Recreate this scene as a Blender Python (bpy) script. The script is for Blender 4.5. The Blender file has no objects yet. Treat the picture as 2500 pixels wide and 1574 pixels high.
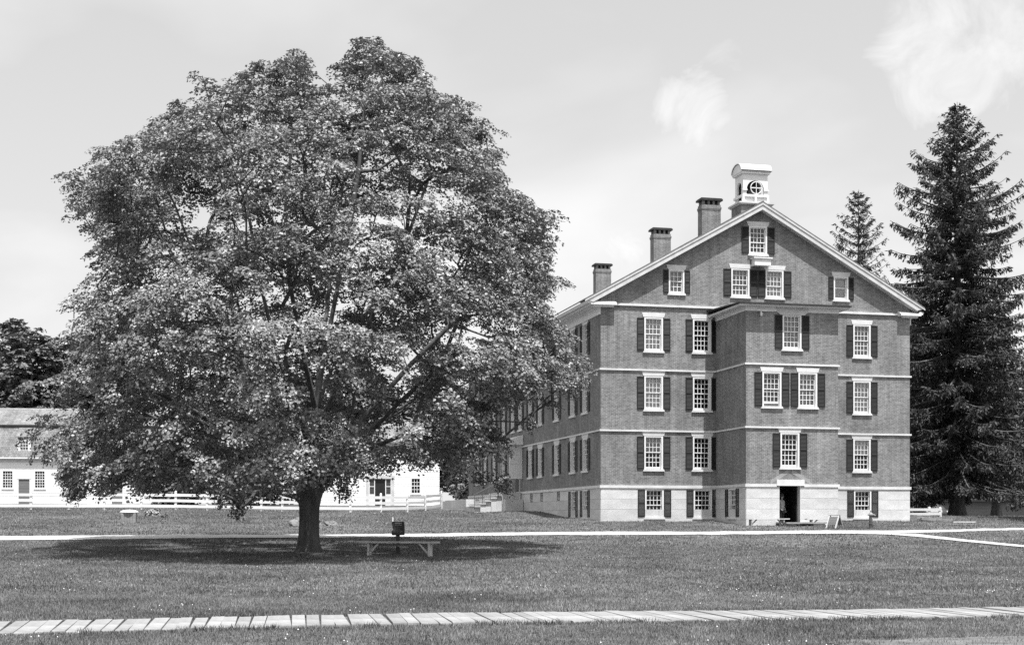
import bpy, math, random
import numpy as np
from mathutils import Vector, Matrix

sc = bpy.context.scene
C = sc.collection
rng = np.random.default_rng(11)
random.seed(5)
EYE = 1.6
TH = 0.232                                  # how far the brick house is turned
S_, C_ = math.sin(TH), math.cos(TH)

# ------------------------------------------------------------------ camera
cam = bpy.data.cameras.new('camera')
cam.sensor_width = 36.0
cam.lens = 3444.4 / 2500 * 36
cam.shift_y = (1270.6 - 787) / 2500
cam.clip_end = 5000
co = bpy.data.objects.new('camera', cam)
co.location = (0, 0, EYE)
co.rotation_euler = (math.pi / 2, 0, 0)
C.objects.link(co)
sc.camera = co

# ------------------------------------------------------------------ light
SUN_EL = math.radians(68)
# the sun stands behind the camera, a little to the right of the gable's normal
sh = np.array([S_ + 0.07 * C_, -C_ + 0.07 * S_]); sh /= np.linalg.norm(sh)
SUN_DIR = Vector((sh[0] * math.cos(SUN_EL), sh[1] * math.cos(SUN_EL), math.sin(SUN_EL)))
sl = bpy.data.lights.new('sun', 'SUN')
sl.energy = 5.0
sl.angle = math.radians(0.53)
sl.color = (1, 1, 1)
so = bpy.data.objects.new('sun', sl)
so.rotation_euler = SUN_DIR.to_track_quat('Z', 'Y').to_euler()
so.location = (0, 0, 60)
C.objects.link(so)

w = bpy.data.worlds.new('World')
sc.world = w
w.use_nodes = True
nt = w.node_tree
nt.nodes.clear()


def N(nt, kind, **kw):
    n = nt.nodes.new(kind)
    for k, v in kw.items():
        if k.startswith('i_'):
            n.inputs[k[2:].replace('_', ' ')].default_value = v
        else:
            setattr(n, k, v)
    return n


sky = N(nt, 'ShaderNodeTexSky', sky_type='NISHITA')
sky.sun_disc = False
sky.sun_elevation = SUN_EL
sky.sun_rotation = math.atan2(SUN_DIR.x, SUN_DIR.y)
sky.altitude = 300
sky.dust_density = 3.5
bw = N(nt, 'ShaderNodeRGBToBW')
tc = N(nt, 'ShaderNodeTexCoord')
sepx = N(nt, 'ShaderNodeSeparateXYZ')
addz = N(nt, 'ShaderNodeMath', operation='ADD'); addz.inputs[1].default_value = 0.25
dx = N(nt, 'ShaderNodeMath', operation='DIVIDE'); dy = N(nt, 'ShaderNodeMath', operation='DIVIDE')
mxz = N(nt, 'ShaderNodeMath', operation='MAXIMUM'); mxz.inputs[1].default_value = 0.05
comb = N(nt, 'ShaderNodeCombineXYZ')
comb.inputs[2].default_value = 31.7
cn = N(nt, 'ShaderNodeTexNoise'); cn.inputs['Scale'].default_value = 1.5
cn.inputs['Detail'].default_value = 5; cn.inputs['Roughness'].default_value = 0.45
cn.inputs['Distortion'].default_value = 0.3
cr = N(nt, 'ShaderNodeValToRGB')
cr.color_ramp.elements[0].position = 0.40; cr.color_ramp.elements[1].position = 0.80
cr.color_ramp.elements[0].color = (.42, .42, .42, 1)
cmul = N(nt, 'ShaderNodeMath', operation='MULTIPLY'); cmul.inputs[1].default_value = 0.62
mix = N(nt, 'ShaderNodeMix', data_type='FLOAT')
mix.inputs['B'].default_value = 9.0
bg = N(nt, 'ShaderNodeBackground')
bg.inputs['Strength'].default_value = 0.115
wo = N(nt, 'ShaderNodeOutputWorld')
L = nt.links.new
L(sky.outputs[0], bw.inputs[0])
L(tc.outputs['Generated'], sepx.inputs[0])
L(sepx.outputs[2], mxz.inputs[0]); L(mxz.outputs[0], addz.inputs[0])
L(sepx.outputs[0], dx.inputs[0]); L(addz.outputs[0], dx.inputs[1])
L(sepx.outputs[1], dy.inputs[0]); L(addz.outputs[0], dy.inputs[1])
L(dx.outputs[0], comb.inputs[0]); L(dy.outputs[0], comb.inputs[1])
L(comb.outputs[0], cn.inputs['Vector'])
L(cn.outputs['Fac'], cr.inputs[0]); L(cr.outputs[0], cmul.inputs[0])
# a few small fair-weather clouds, each at its own bearing
pn = N(nt, 'ShaderNodeTexNoise'); pn.inputs['Scale'].default_value = 22; pn.inputs['Detail'].default_value = 6
pn.inputs['Roughness'].default_value = 0.6; pn.inputs['Distortion'].default_value = 0.6
L(tc.outputs['Generated'], pn.inputs['Vector'])
fac = cmul.outputs[0]
for (az_, el_, wd_, amt) in ((7.2, 16.2, 3.0, .75), (8.6, 18.0, 2.0, .5), (17.6, 17.6, 5.5, .7), (20.5, 14.0, 5.0, .5), (3.6, 10.0, 4.0, .75), (-9.0, 21.0, 6.0, .3), (-40, 24, 12, .7), (48, 18, 10, .7), (120, 25, 16, .7), (200, 22, 14, .7), (270, 30, 16, .7)):
    a_, e_ = math.radians(az_), math.radians(el_)
    dv = N(nt, 'ShaderNodeVectorMath', operation='DOT_PRODUCT')
    dv.inputs[1].default_value = (math.sin(a_) * math.cos(e_), math.cos(a_) * math.cos(e_), math.sin(e_))
    L(tc.outputs['Generated'], dv.inputs[0])
    mr = N(nt, 'ShaderNodeMapRange', interpolation_type='SMOOTHSTEP')
    mr.inputs['From Min'].default_value = math.cos(math.radians(wd_)); mr.inputs['From Max'].default_value = 1.0
    L(dv.outputs['Value'], mr.inputs['Value'])
    # the cloud's ragged body: noise pushed over a threshold that falls towards its middle
    ad = N(nt, 'ShaderNodeMath', operation='ADD'); L(pn.outputs['Fac'], ad.inputs[0]); L(mr.outputs[0], ad.inputs[1])
    m2 = N(nt, 'ShaderNodeMapRange', interpolation_type='SMOOTHSTEP')
    m2.inputs['From Min'].default_value = 0.78; m2.inputs['From Max'].default_value = 1.85; m2.inputs['To Max'].default_value = amt * .72
    L(ad.outputs[0], m2.inputs['Value'])
    mxm = N(nt, 'ShaderNodeMath', operation='MAXIMUM'); L(fac, mxm.inputs[0]); L(m2.outputs[0], mxm.inputs[1]); fac = mxm.outputs[0]
L(fac, mix.inputs['Factor']); L(bw.outputs[0], mix.inputs['A'])
L(mix.outputs[0], bg.inputs['Color']); L(bg.outputs[0], wo.inputs[0])

sc.view_settings.view_transform = 'Standard'
sc.view_settings.look = 'None'
sc.view_settings.exposure = 0.62
sc.view_settings.gamma = 1
sc.view_settings.use_curve_mapping = False
sc.render.engine = 'CYCLES'
sc.cycles.use_denoising = False
sc.cycles.max_bounces = 6
sc.cycles.transparent_max_bounces = 8

# ------------------------------------------------------------------ materials


def mat(name, lo, hi, scale=4.0, rough=0.8, bump=0.0, detail=5, spec=0.3, bscale=None, coord='Object',
        stretch=None, rnd=0.0, fine=0.0, trans=0.0, attr=None, stain=0.0):
    """grey procedural surface: noise between lo and hi, finer speckle, relief, variation per object"""
    m = bpy.data.materials.new(name)
    m.use_nodes = True
    t = m.node_tree
    b = t.nodes['Principled BSDF']
    b.inputs['Roughness'].default_value = rough
    b.inputs['Specular IOR Level'].default_value = spec
    tcn = N(t, 'ShaderNodeTexCoord')
    vec = tcn.outputs[coord]
    if stretch:
        mp = N(t, 'ShaderNodeMapping'); mp.inputs['Scale'].default_value = stretch
        t.links.new(vec, mp.inputs[0]); vec = mp.outputs[0]
    n = N(t, 'ShaderNodeTexNoise')
    n.inputs['Scale'].default_value = scale; n.inputs['Detail'].default_value = detail
    n.inputs['Roughness'].default_value = 0.62
    t.links.new(vec, n.inputs['Vector'])
    r = N(t, 'ShaderNodeMapRange')
    r.inputs['From Min'].default_value = 0.32; r.inputs['From Max'].default_value = 0.68
    r.inputs['To Min'].default_value = lo; r.inputs['To Max'].default_value = hi
    t.links.new(n.outputs['Fac'], r.inputs['Value'])
    val = r.outputs[0]

    def mul(val, src, a, c):
        q = N(t, 'ShaderNodeMapRange')
        q.inputs['To Min'].default_value = a; q.inputs['To Max'].default_value = c
        t.links.new(src, q.inputs['Value'])
        k = N(t, 'ShaderNodeMath', operation='MULTIPLY')
        t.links.new(val, k.inputs[0]); t.links.new(q.outputs[0], k.inputs[1])
        return k.outputs[0]
    if rnd:
        oi = N(t, 'ShaderNodeObjectInfo')
        val = mul(val, oi.outputs['Random'], 1 - rnd, 1 + rnd)
    if fine:
        n2 = N(t, 'ShaderNodeTexNoise'); n2.inputs['Scale'].default_value = scale * 9
        n2.inputs['Detail'].default_value = 3
        t.links.new(vec, n2.inputs['Vector'])
        val = mul(val, n2.outputs['Fac'], 1 - fine, 1 + fine)
    if stain:
        n3 = N(t, 'ShaderNodeTexNoise'); n3.inputs['Scale'].default_value = scale * 0.16
        n3.inputs['Detail'].default_value = 3
        t.links.new(vec, n3.inputs['Vector'])
        val = mul(val, n3.outputs['Fac'], 1 - stain, 1 + stain)
    if attr:
        at = N(t, 'ShaderNodeAttribute'); at.attribute_name = attr[0]
        val = mul(val, at.outputs['Fac'], attr[1], attr[2])
    t.links.new(val, b.inputs['Base Color'])
    if bump:
        bp = N(t, 'ShaderNodeBump'); bp.inputs['Strength'].default_value = bump
        bp.inputs['Distance'].default_value = 0.03
        nb = N(t, 'ShaderNodeTexNoise'); nb.inputs['Scale'].default_value = bscale or scale * 5
        nb.inputs['Detail'].default_value = 4
        t.links.new(vec, nb.inputs['Vector'])
        t.links.new(nb.outputs['Fac'], bp.inputs['Height'])
        t.links.new(bp.outputs[0], b.inputs['Normal'])
    if trans:
        tr = N(t, 'ShaderNodeBsdfTranslucent')
        mx = N(t, 'ShaderNodeMixShader'); mx.inputs[0].default_value = trans
        t.links.new(val, tr.inputs['Color'])
        t.links.new(b.outputs[0], mx.inputs[1]); t.links.new(tr.outputs[0], mx.inputs[2])
        t.links.new(mx.outputs[0], t.nodes['Material Output'].inputs[0])
    return m


def brick_mat(name, c1, c2, mortar, bw_, rh, mort=0.012, dark=0.35, bump=0.5):
    m = bpy.data.materials.new(name); m.use_nodes = True
    t = m.node_tree; b = t.nodes['Principled BSDF']
    b.inputs['Roughness'].default_value = 0.9; b.inputs['Specular IOR Level'].default_value = 0.15
    uv = N(t, 'ShaderNodeTexCoord')
    br = N(t, 'ShaderNodeTexBrick')
    g = lambda v: (v, v, v, 1)
    br.inputs['Color1'].default_value = g(c1); br.inputs['Color2'].default_value = g(c2)
    br.inputs['Mortar'].default_value = g(mortar)
    br.inputs['Scale'].default_value = 1
    br.inputs['Mortar Size'].default_value = mort
    br.inputs['Brick Width'].default_value = bw_; br.inputs['Row Height'].default_value = rh
    t.links.new(uv.outputs['UV'], br.inputs['Vector'])
    val = br.outputs['Color']
    for sc_, lo, hi, det in ((7.0, 0.8, 1.2, 4), (0.55, 1 - dark * 0.5, 1 + dark * 0.5, 5), (26, 0.78, 1.22, 2)):
        n = N(t, 'ShaderNodeTexNoise'); n.inputs['Scale'].default_value = sc_; n.inputs['Detail'].default_value = det
        t.links.new(uv.outputs['UV'], n.inputs['Vector'])
        q = N(t, 'ShaderNodeMapRange')
        q.inputs['From Min'].default_value = 0.3; q.inputs['From Max'].default_value = 0.7
        q.inputs['To Min'].default_value = lo; q.inputs['To Max'].default_value = hi
        t.links.new(n.outputs['Fac'], q.inputs['Value'])
        k = N(t, 'ShaderNodeMath', operation='MULTIPLY')
        t.links.new(val, k.inputs[0]); t.links.new(q.outputs[0], k.inputs[1]); val = k.outputs[0]
    # rain streaks and patches of repair
    mp = N(t, 'ShaderNodeMapping'); mp.inputs['Scale'].default_value = (3.2, 0.16, 1)
    t.links.new(uv.outputs['UV'], mp.inputs[0])
    for src, s2, lo, hi in ((mp.outputs[0], 1.0, .82, 1.16), (uv.outputs['UV'], 1.7, .9, 1.1)):
        n = N(t, 'ShaderNodeTexNoise'); n.inputs['Scale'].default_value = s2; n.inputs['Detail'].default_value = 4
        t.links.new(src, n.inputs['Vector'])
        q = N(t, 'ShaderNodeMapRange')
        q.inputs['From Min'].default_value = 0.3; q.inputs['From Max'].default_value = 0.7
        q.inputs['To Min'].default_value = lo; q.inputs['To Max'].default_value = hi
        t.links.new(n.outputs['Fac'], q.inputs['Value'])
        k = N(t, 'ShaderNodeMath', operation='MULTIPLY')
        t.links.new(val, k.inputs[0]); t.links.new(q.outputs[0], k.inputs[1]); val = k.outputs[0]
    t.links.new(val, b.inputs['Base Color'])
    bp = N(t, 'ShaderNodeBump'); bp.inputs['Strength'].default_value = bump; bp.inputs['Distance'].default_value = 0.012
    t.links.new(val, bp.inputs['Height']); t.links.new(bp.outputs[0], b.inputs['Normal'])
    return m


M = {}
M['brick'] = brick_mat('brick', 0.112, 0.185, 0.25, 0.205, 0.068)
M['roof'] = mat('slate_roof', 0.10, 0.17, 3, 0.7, 0.4, coord='UV')
M['shingle'] = brick_mat('wood_shingles', 0.15, 0.24, 0.10, 0.22, 0.17, 0.012, 0.5, 0.8)
M['marble'] = mat('white_marble', 0.50, 0.64, 1.6, 0.55, 0.1, spec=0.4, coord='UV', fine=0.06)
M['granite'] = mat('pale_granite', 0.44, 0.58, 1.1, 0.75, 0.35, bscale=18, coord='UV', rnd=0.10, fine=0.2, stain=0.12)
M['white'] = mat('white_paint', 0.62, 0.72, 1.5, 0.5, 0.0, spec=0.4, fine=0.03)
M['trim'] = mat('weathered_white_trim', 0.42, 0.56, 2.5, 0.6, 0.0, spec=0.3, fine=0.08)
M['siding'] = mat('white_clapboard', 0.72, 0.80, 1.0, 0.6, 0.0, fine=0.03)
M['shutter'] = mat('dark_shutter_paint', 0.010, 0.016, 2.0, 0.5, spec=0.35, rnd=0.15)
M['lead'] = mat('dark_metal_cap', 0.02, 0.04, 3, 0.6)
M['bark'] = mat('maple_bark', 0.05, 0.13, 5, 0.95, 1.0, bscale=14, stretch=(1, 1, 0.22))
M['leaf'] = mat('maple_leaf', 0.115, 0.225, 0.45, 0.42, 0, spec=0.5, attr=('var', 0.5, 1.6), trans=0.12)
M['needle'] = mat('spruce_needle', 0.026, 0.056, 0.6, 0.6, 0, spec=0.3, attr=('var', 0.6, 1.5), trans=0.05)
M['leaf_far'] = mat('far_leaf', 0.085, 0.16, 0.3, 0.6, 0, spec=0.3, attr=('var', 0.6, 1.5), trans=0.08)
M['grass'] = mat('grass_blade', 0.075, 0.185, 0.33, 0.55, 0, spec=0.35, attr=('var', 0.45, 1.8), trans=0.12, stain=0.5)
M['clover'] = mat('clover_head', 0.6, 0.75, 5, 0.8)
M['track'] = mat('worn_dry_turf', 0.08, 0.17, 2.4, 0.95, 0.5, bscale=30, fine=0.3)
M['gravel'] = mat('pale_gravel', 0.32, 0.52, 2.0, 0.95, 0.5, bscale=40, fine=0.22, stain=0.1)
M['slab'] = mat('worn_stone_slab', 0.18, 0.30, 2.2, 0.85, 0.3, bscale=20, rnd=0.13, fine=0.2)
M['stone'] = mat('grey_stone', 0.34, 0.52, 2.4, 0.9, 0.6, bscale=9, fine=0.2)
M['rock'] = mat('lichened_rock', 0.07, 0.24, 3.0, 0.95, 0.8, bscale=9, fine=0.3)
M['wood'] = mat('grey_weathered_wood', 0.17, 0.30, 6, 0.85, 0.4, stretch=(0.3, 3, 3), bscale=20, fine=0.2)
M['palewood'] = mat('sunbleached_plank', 0.42, 0.58, 6, 0.8, 0.2, stretch=(0.3, 3, 3), fine=0.15)
M['sign'] = mat('dark_sign_board', 0.012, 0.022, 3, 0.4, spec=0.5)
M['print'] = mat('sign_print', 0.22, 0.34, 14, 0.7)
M['print_dim'] = mat('sign_print_faint', 0.05, 0.10, 14, 0.7)
M['iron'] = mat('dark_cast_iron', 0.05, 0.09, 5, 0.55, 0.2, spec=0.5)
M['iron_light'] = mat('greyed_cast_iron', 0.16, 0.28, 5, 0.55, 0.2, spec=0.5)
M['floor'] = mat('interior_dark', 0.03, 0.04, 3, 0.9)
M['curtain_light'] = mat('pale_curtain', 0.66, 0.78, 6, 0.9, fine=0.15)
M['curtain_mid'] = mat('grey_curtain', 0.38, 0.52, 5, 0.9, fine=0.3)
M['curtain_dark'] = mat('dim_curtain', 0.14, 0.24, 5, 0.9, fine=0.3)
M['blind'] = mat('white_roller_blind', 0.62, 0.68, 3, 0.9)
M['car_pale'] = mat('silver_car_paint', 0.3, 0.34, 2, 0.25, spec=0.6)
M['car_dark'] = mat('dark_car_paint', 0.05, 0.06, 2, 0.2, spec=0.6)
M['tyre'] = mat('tyre_rubber', 0.015, 0.02, 4, 0.9)
M['barn'] = mat('grey_barn_board', 0.12, 0.17, 2, 0.9, 0.0, stretch=(0.2, 1, 3), fine=0.2)
M['skin'] = mat('skin', 0.22, 0.26, 6, 0.6)
M['shirt'] = mat('pale_shirt', 0.26, 0.32, 6, 0.9)
M['trousers'] = mat('dark_trousers', 0.03, 0.04, 6, 0.9)
M['wire'] = mat('pale_wire', 0.3, 0.4, 3, 0.6)


def glass_mat():
    m = bpy.data.materials.new('window_glass'); m.use_nodes = True
    t = m.node_tree; t.nodes.remove(t.nodes['Principled BSDF'])
    fr = N(t, 'ShaderNodeFresnel'); fr.inputs['IOR'].default_value = 1.5
    tr = N(t, 'ShaderNodeBsdfTransparent'); tr.inputs['Color'].default_value = (0.85, 0.85, 0.85, 1)
    gl = N(t, 'ShaderNodeBsdfGlossy'); gl.inputs['Roughness'].default_value = 0.02
    mx = N(t, 'ShaderNodeMixShader')
    t.links.new(fr.outputs[0], mx.inputs[0]); t.links.new(tr.outputs[0], mx.inputs[1]); t.links.new(gl.outputs[0], mx.inputs[2])
    t.links.new(mx.outputs[0], t.nodes['Material Output'].inputs[0])
    return m


M['glass'] = glass_mat()


def ground_mat():
    """lawn: mottled at several sizes, worn pale patches, dry strip by the near walk"""
    m = bpy.data.materials.new('lawn_ground'); m.use_nodes = True
    t = m.node_tree; b = t.nodes['Principled BSDF']
    b.inputs['Roughness'].default_value = 0.95; b.inputs['Specular IOR Level'].default_value = 0.1
    tcn = N(t, 'ShaderNodeTexCoord')
    val = None
    for sc_, lo, hi, det in ((0.22, 0.055, 0.13, 5), (1.3, 0.7, 1.3, 4), (9, 0.6, 1.45, 3), (38, 0.6, 1.4, 2)):
        n = N(t, 'ShaderNodeTexNoise'); n.inputs['Scale'].default_value = sc_; n.inputs['Detail'].default_value = det
        t.links.new(tcn.outputs['Object'], n.inputs['Vector'])
        q = N(t, 'ShaderNodeMapRange')
        q.inputs['From Min'].default_value = 0.3; q.inputs['From Max'].default_value = 0.7
        q.inputs['To Min'].default_value = lo; q.inputs['To Max'].default_value = hi
        t.links.new(n.outputs['Fac'], q.inputs['Value'])
        if val is None:
            val = q.outputs[0]
        else:
            k = N(t, 'ShaderNodeMath', operation='MULTIPLY')
            t.links.new(val, k.inputs[0]); t.links.new(q.outputs[0], k.inputs[1]); val = k.outputs[0]
    t.links.new(val, b.inputs['Base Color'])
    bp = N(t, 'ShaderNodeBump'); bp.inputs['Strength'].default_value = 0.6; bp.inputs['Distance'].default_value = 0.06
    n = N(t, 'ShaderNodeTexNoise'); n.inputs['Scale'].default_value = 14; n.inputs['Detail'].default_value = 5
    t.links.new(tcn.outputs['Object'], n.inputs['Vector'])
    t.links.new(n.outputs['Fac'], bp.inputs['Height']); t.links.new(bp.outputs[0], b.inputs['Normal'])
    return m


M['ground'] = ground_mat()

# ------------------------------------------------------------------ mesh helpers


class MB:
    def __init__(s):
        s.v = []; s.f = []

    def face(s, pts):
        i = len(s.v); s.v.extend([tuple(p) for p in pts]); s.f.append(tuple(range(i, i + len(pts))))

    def box(s, x0, x1, y0, y1, z0, z1):
        i = len(s.v)
        s.v.extend([(x, y, z) for z in (z0, z1) for y in (y0, y1) for x in (x0, x1)])
        for q in ((0, 2, 3, 1), (4, 5, 7, 6), (0, 1, 5, 4), (2, 6, 7, 3), (0, 4, 6, 2), (1, 3, 7, 5)):
            s.f.append(tuple(i + k for k in q))
        return s

    def beam(s, a, b, wx, wz, up=(0, 0, 1)):
        a = Vector(a); b = Vector(b); d = (b - a).normalized()
        r = d.cross(Vector(up))
        if r.length < 1e-4:
            r = d.cross(Vector((1, 0, 0)))
        r.normalize(); u = r.cross(d).normalized()
        i = len(s.v)
        for p in (a, b):
            for (sx, sz) in ((-1, -1), (1, -1), (1, 1), (-1, 1)):
                s.v.append(tuple(p + r * (sx * wx / 2) + u * (sz * wz / 2)))
        for q in ((0, 3, 2, 1), (4, 5, 6, 7), (0, 1, 5, 4), (1, 2, 6, 5), (2, 3, 7, 6), (3, 0, 4, 7)):
            s.f.append(tuple(i + k for k in q))
        return s

    def tube(s, pts, rad, n=6, cap=True, jag=None):
        pts = [Vector(p) for p in pts]
        i0 = len(s.v)
        ref = Vector((0.31, 0.95, 0.1))
        for k, p in enumerate(pts):
            d = (pts[min(k + 1, len(pts) - 1)] - pts[max(k - 1, 0)])
            d = d.normalized() if d.length > 1e-6 else Vector((0, 0, 1))
            r = d.cross(ref)
            if r.length < 0.05:
                r = d.cross(Vector((1, 0, 0)))
            r.normalize(); u = d.cross(r)
            for j in range(n):
                a = 2 * math.pi * j / n
                q = rad[k] * (1 + (jag(k, j) if jag else 0))
                s.v.append(tuple(p + r * (math.cos(a) * q) + u * (math.sin(a) * q)))
        for k in range(len(pts) - 1):
            for j in range(n):
                a = i0 + k * n + j; b = i0 + k * n + (j + 1) % n
                s.f.append((a, b, b + n, a + n))
        if cap:
            s.f.append(tuple(i0 + j for j in reversed(range(n))))
            s.f.append(tuple(i0 + (len(pts) - 1) * n + j for j in range(n)))
        return s

    def prism(s, poly, a, b, axis='y'):
        """poly of 2-D points extruded along an axis from a to b"""
        mk = {'y': lambda p, t: (p[0], t, p[1]), 'x': lambda p, t: (t, p[0], p[1]), 'z': lambda p, t: (p[0], p[1], t)}[axis]
        i = len(s.v); n = len(poly)
        s.v.extend([mk(p, a) for p in poly]); s.v.extend([mk(p, b) for p in poly])
        s.f.append(tuple(range(i, i + n))); s.f.append(tuple(reversed(range(i + n, i + 2 * n))))
        for k in range(n):
            s.f.append((i + k, i + (k + 1) % n, i + n + (k + 1) % n, i + n + k))
        return s

    def lathe(s, prof, cx=0, cy=0, n=12):
        i = len(s.v)
        for (r, z) in prof:
            for j in range(n):
                a = 2 * math.pi * j / n
                s.v.append((cx + r * math.cos(a), cy + r * math.sin(a), z))
        for k in range(len(prof) - 1):
            for j in range(n):
                a = i + k * n + j; b = i + k * n + (j + 1) % n
                s.f.append((a, b, b + n, a + n))
        s.f.append(tuple(i + j for j in reversed(range(n))))
        s.f.append(tuple(i + (len(prof) - 1) * n + j for j in range(n)))
        return s

    def mesh(s, name, m, smooth=False):
        me = bpy.data.meshes.new(name)
        me.from_pydata(s.v, [], s.f)
        uv = me.uv_layers.new(name='UVMap')
        for p in me.polygons:
            n = p.normal
            ax, ay, az = abs(n.x), abs(n.y), abs(n.z)
            for li in p.loop_indices:
                c = me.vertices[me.loops[li].vertex_index].co
                if ay >= ax and ay >= az:
                    uv.data[li].uv = (c.x, c.z)
                elif ax >= az:
                    uv.data[li].uv = (c.y + 0.11, c.z)
                else:
                    uv.data[li].uv = (c.x, c.y)
            if smooth:
                p.use_smooth = True
        me.materials.append(m)
        return me

    def build(s, name, m, parent=None, loc=None, smooth=False):
        return link(name, s.mesh(name, m, smooth), parent, loc)


def link(name, data, parent=None, loc=None, rot=None):
    o = bpy.data.objects.new(name, data)
    C.objects.link(o)
    if parent is not None:
        o.parent = parent
    if loc is not None:
        o.location = loc
    if rot is not None:
        o.rotation_euler = rot
    return o


def tag(o, label=None, cat=None, group=None, kind=None):
    if label: o['label'] = label
    if cat: o['category'] = cat
    if group: o['group'] = group
    if kind: o['kind'] = kind
    return o


def thing(name, label, cat, loc=(0, 0, 0), rz=0.0, group=None):
    return tag(link(name, None, None, loc, (0, 0, rz)), label, cat, group)


def raw_mesh(name, verts, faces, m, var=None, smooth=False):
    """fast mesh from numpy arrays; faces is (n,3) or (n,4)"""
    me = bpy.data.meshes.new(name)
    nv, nf, k = len(verts), len(faces), faces.shape[1]
    me.vertices.add(nv); me.vertices.foreach_set('co', np.ascontiguousarray(verts, np.float32).ravel())
    me.loops.add(nf * k); me.loops.foreach_set('vertex_index', np.ascontiguousarray(faces, np.int32).ravel())
    me.polygons.add(nf); me.polygons.foreach_set('loop_start', np.arange(0, nf * k, k, dtype=np.int32))
    if smooth:
        me.polygons.foreach_set('use_smooth', np.ones(nf, dtype=bool))
    if var is not None:
        a = me.attributes.new('var', 'FLOAT', 'FACE'); a.data.foreach_set('value', np.ascontiguousarray(var, np.float32))
    me.materials.append(m)
    me.update(calc_edges=True)
    me.validate()
    return me


# ------------------------------------------------------------------ terrain
PV = [-60, 0, 10, 17, 21, 30, 38, 45.3, 56, 67.5, 76, 86, 95, 105, 120, 140, 170, 260, 420, 1600]
PZ = [-1.7, -1.6, -1.59, -1.55, -1.485, -1.36, -1.19, -.97, -.53, -.03, .22, .53, .85, 1.0, 1.25, 1.6, 1.8, 2.2, 3., 9.]
_vv = np.arange(-60, 1600, .25); _zz = np.interp(_vv, PV, PZ)
_k = np.hanning(33); _k /= _k.sum(); _zz = np.convolve(np.pad(_zz, 16, 'edge'), _k, 'valid')
BX, BY = 4.4315, 70.483
U0, V0 = BX * C_ + BY * S_, -BX * S_ + BY * C_


def ss(a, b, x):
    t = np.clip((x - a) / (b - a), 0, 1)
    return t * t * (3 - 2 * t)


def ground(X, Y):
    """height of the ground (world z) at a place"""
    X = np.asarray(X, float); Y = np.asarray(Y, float)
    u = X * C_ + Y * S_ - U0; v = -X * S_ + Y * C_
    z = np.interp(v, _vv, _zz)
    b = v - V0
    r = ss(12, 20, u) * ss(1, 6, b)
    z = z * (1 - r) + np.minimum(z, .3) * r
    wgt = (1 - ss(0.3, 5, -u)) * (1 - ss(17, 22, u))
    z = z + wgt * np.interp(b, [-6, -4, 0, 1, 6.5, 9, 11.5, 18, 40], [0, -.02, .03, .03, .0, .1, .2, .1, 0])
    z = z + .03 * np.sin(.31 * X + .2 * Y + 1) * np.sin(.23 * Y - .17 * X) * ss(12, 25, Y)
    return z + EYE


def gz(x, y):
    return float(ground(x, y))


def uvw(u, v):
    """from walk-aligned coordinates to the world"""
    return u * C_ - v * S_, u * S_ + v * C_


xs = np.concatenate([[-1500, -700, -350, -200, -140, -100], np.arange(-80, 60.1, .8), [75, 100, 140, 200, 350, 700, 1500]])
ys = np.concatenate([[-300, -120, -60, -20], np.arange(0, 126, .6), np.arange(128, 220, 4), [240, 280, 350, 450, 600, 900, 1500]])
gx, gy = np.meshgrid(xs, ys)
gzv = ground(gx, gy)
nx, ny = len(xs), len(ys)
ii = (np.arange(ny - 1)[:, None] * nx + np.arange(nx - 1)[None, :]).ravel()
gf = np.stack([ii, ii + 1, ii + 1 + nx, ii + nx], 1)
g = link('ground', raw_mesh('ground', np.stack([gx.ravel(), gy.ravel(), gzv.ravel()], 1), gf, M['ground'], smooth=True))
tag(g, kind='structure')

# the paths: edges in walk-aligned coordinates
FAR = [(-22, 55.9), (-12, 55.5), (-6.45, 55.0), (-1.73, 54.9), (3.08, 55.1), (6.91, 56.0), (11, 56.6), (16.2, 56.9), (22.1, 57.2), (27.5, 57.5), (31.8, 58.0), (34.4, 58.9), (37, 59.7), (39.3, 59.9), (48, 60.4), (60, 61)]
NEAR = [(-22, 52.9), (-12, 52.6), (-6.12, 52.4), (-1.65, 52.3), (2.99, 52.7), (6.53, 53.6), (10.36, 54.2), (15.42, 54.6), (20.86, 54.9), (26.3, 54.9), (30.55, 55.2), (32.8, 56.5), (36.0, 58.0), (38.3, 58.3), (48, 58.8), (60, 59.4)]
DN_R = [(26.3, 55.6), (29, 55.4), (30.5, 54.4), (30.34, 52.6), (30.24, 50.3), (30.58, 46.7), (32, 41), (34, 34), (37, 24)]
DN_L = [(25.5, 54.6), (27.6, 54.4), (28.9, 53.6), (29.2, 52), (29.4, 49), (29.8, 45.6), (31, 40), (33, 33), (35.6, 23)]


def resample(pl, n):
    pl = np.array(pl, float)
    d = np.r_[0, np.cumsum(np.linalg.norm(np.diff(pl, axis=0), axis=1))]
    t = np.linspace(0, d[-1], n)
    return np.stack([np.interp(t, d, pl[:, 0]), np.interp(t, d, pl[:, 1])], 1)


def ribbon(name, a, b, n, m, dz, across=6, wob=0.12):
    a = resample(a, n); b = resample(b, n)
    ja = np.convolve(rng.normal(0, wob, n + 4), np.ones(5) / 5, 'valid') * 2
    jb = np.convolve(rng.normal(0, wob, n + 4), np.ones(5) / 5, 'valid') * 2
    a[:, 1] += ja; b[:, 1] += jb
    V = []
    for k in range(across + 1):
        t = k / across
        p = a * (1 - t) + b * t
        X = p[:, 0] * C_ - p[:, 1] * S_; Y = p[:, 0] * S_ + p[:, 1] * C_
        V.append(np.stack([X, Y, ground(X, Y) + dz], 1))
    V = np.concatenate(V)
    i = (np.arange(across)[:, None] * n + np.arange(n - 1)[None, :]).ravel()
    F = np.stack([i, i + n, i + n + 1, i + 1], 1)
    o = link(name, raw_mesh(name, V, F, m, smooth=True))
    return tag(o, kind='structure')


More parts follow.
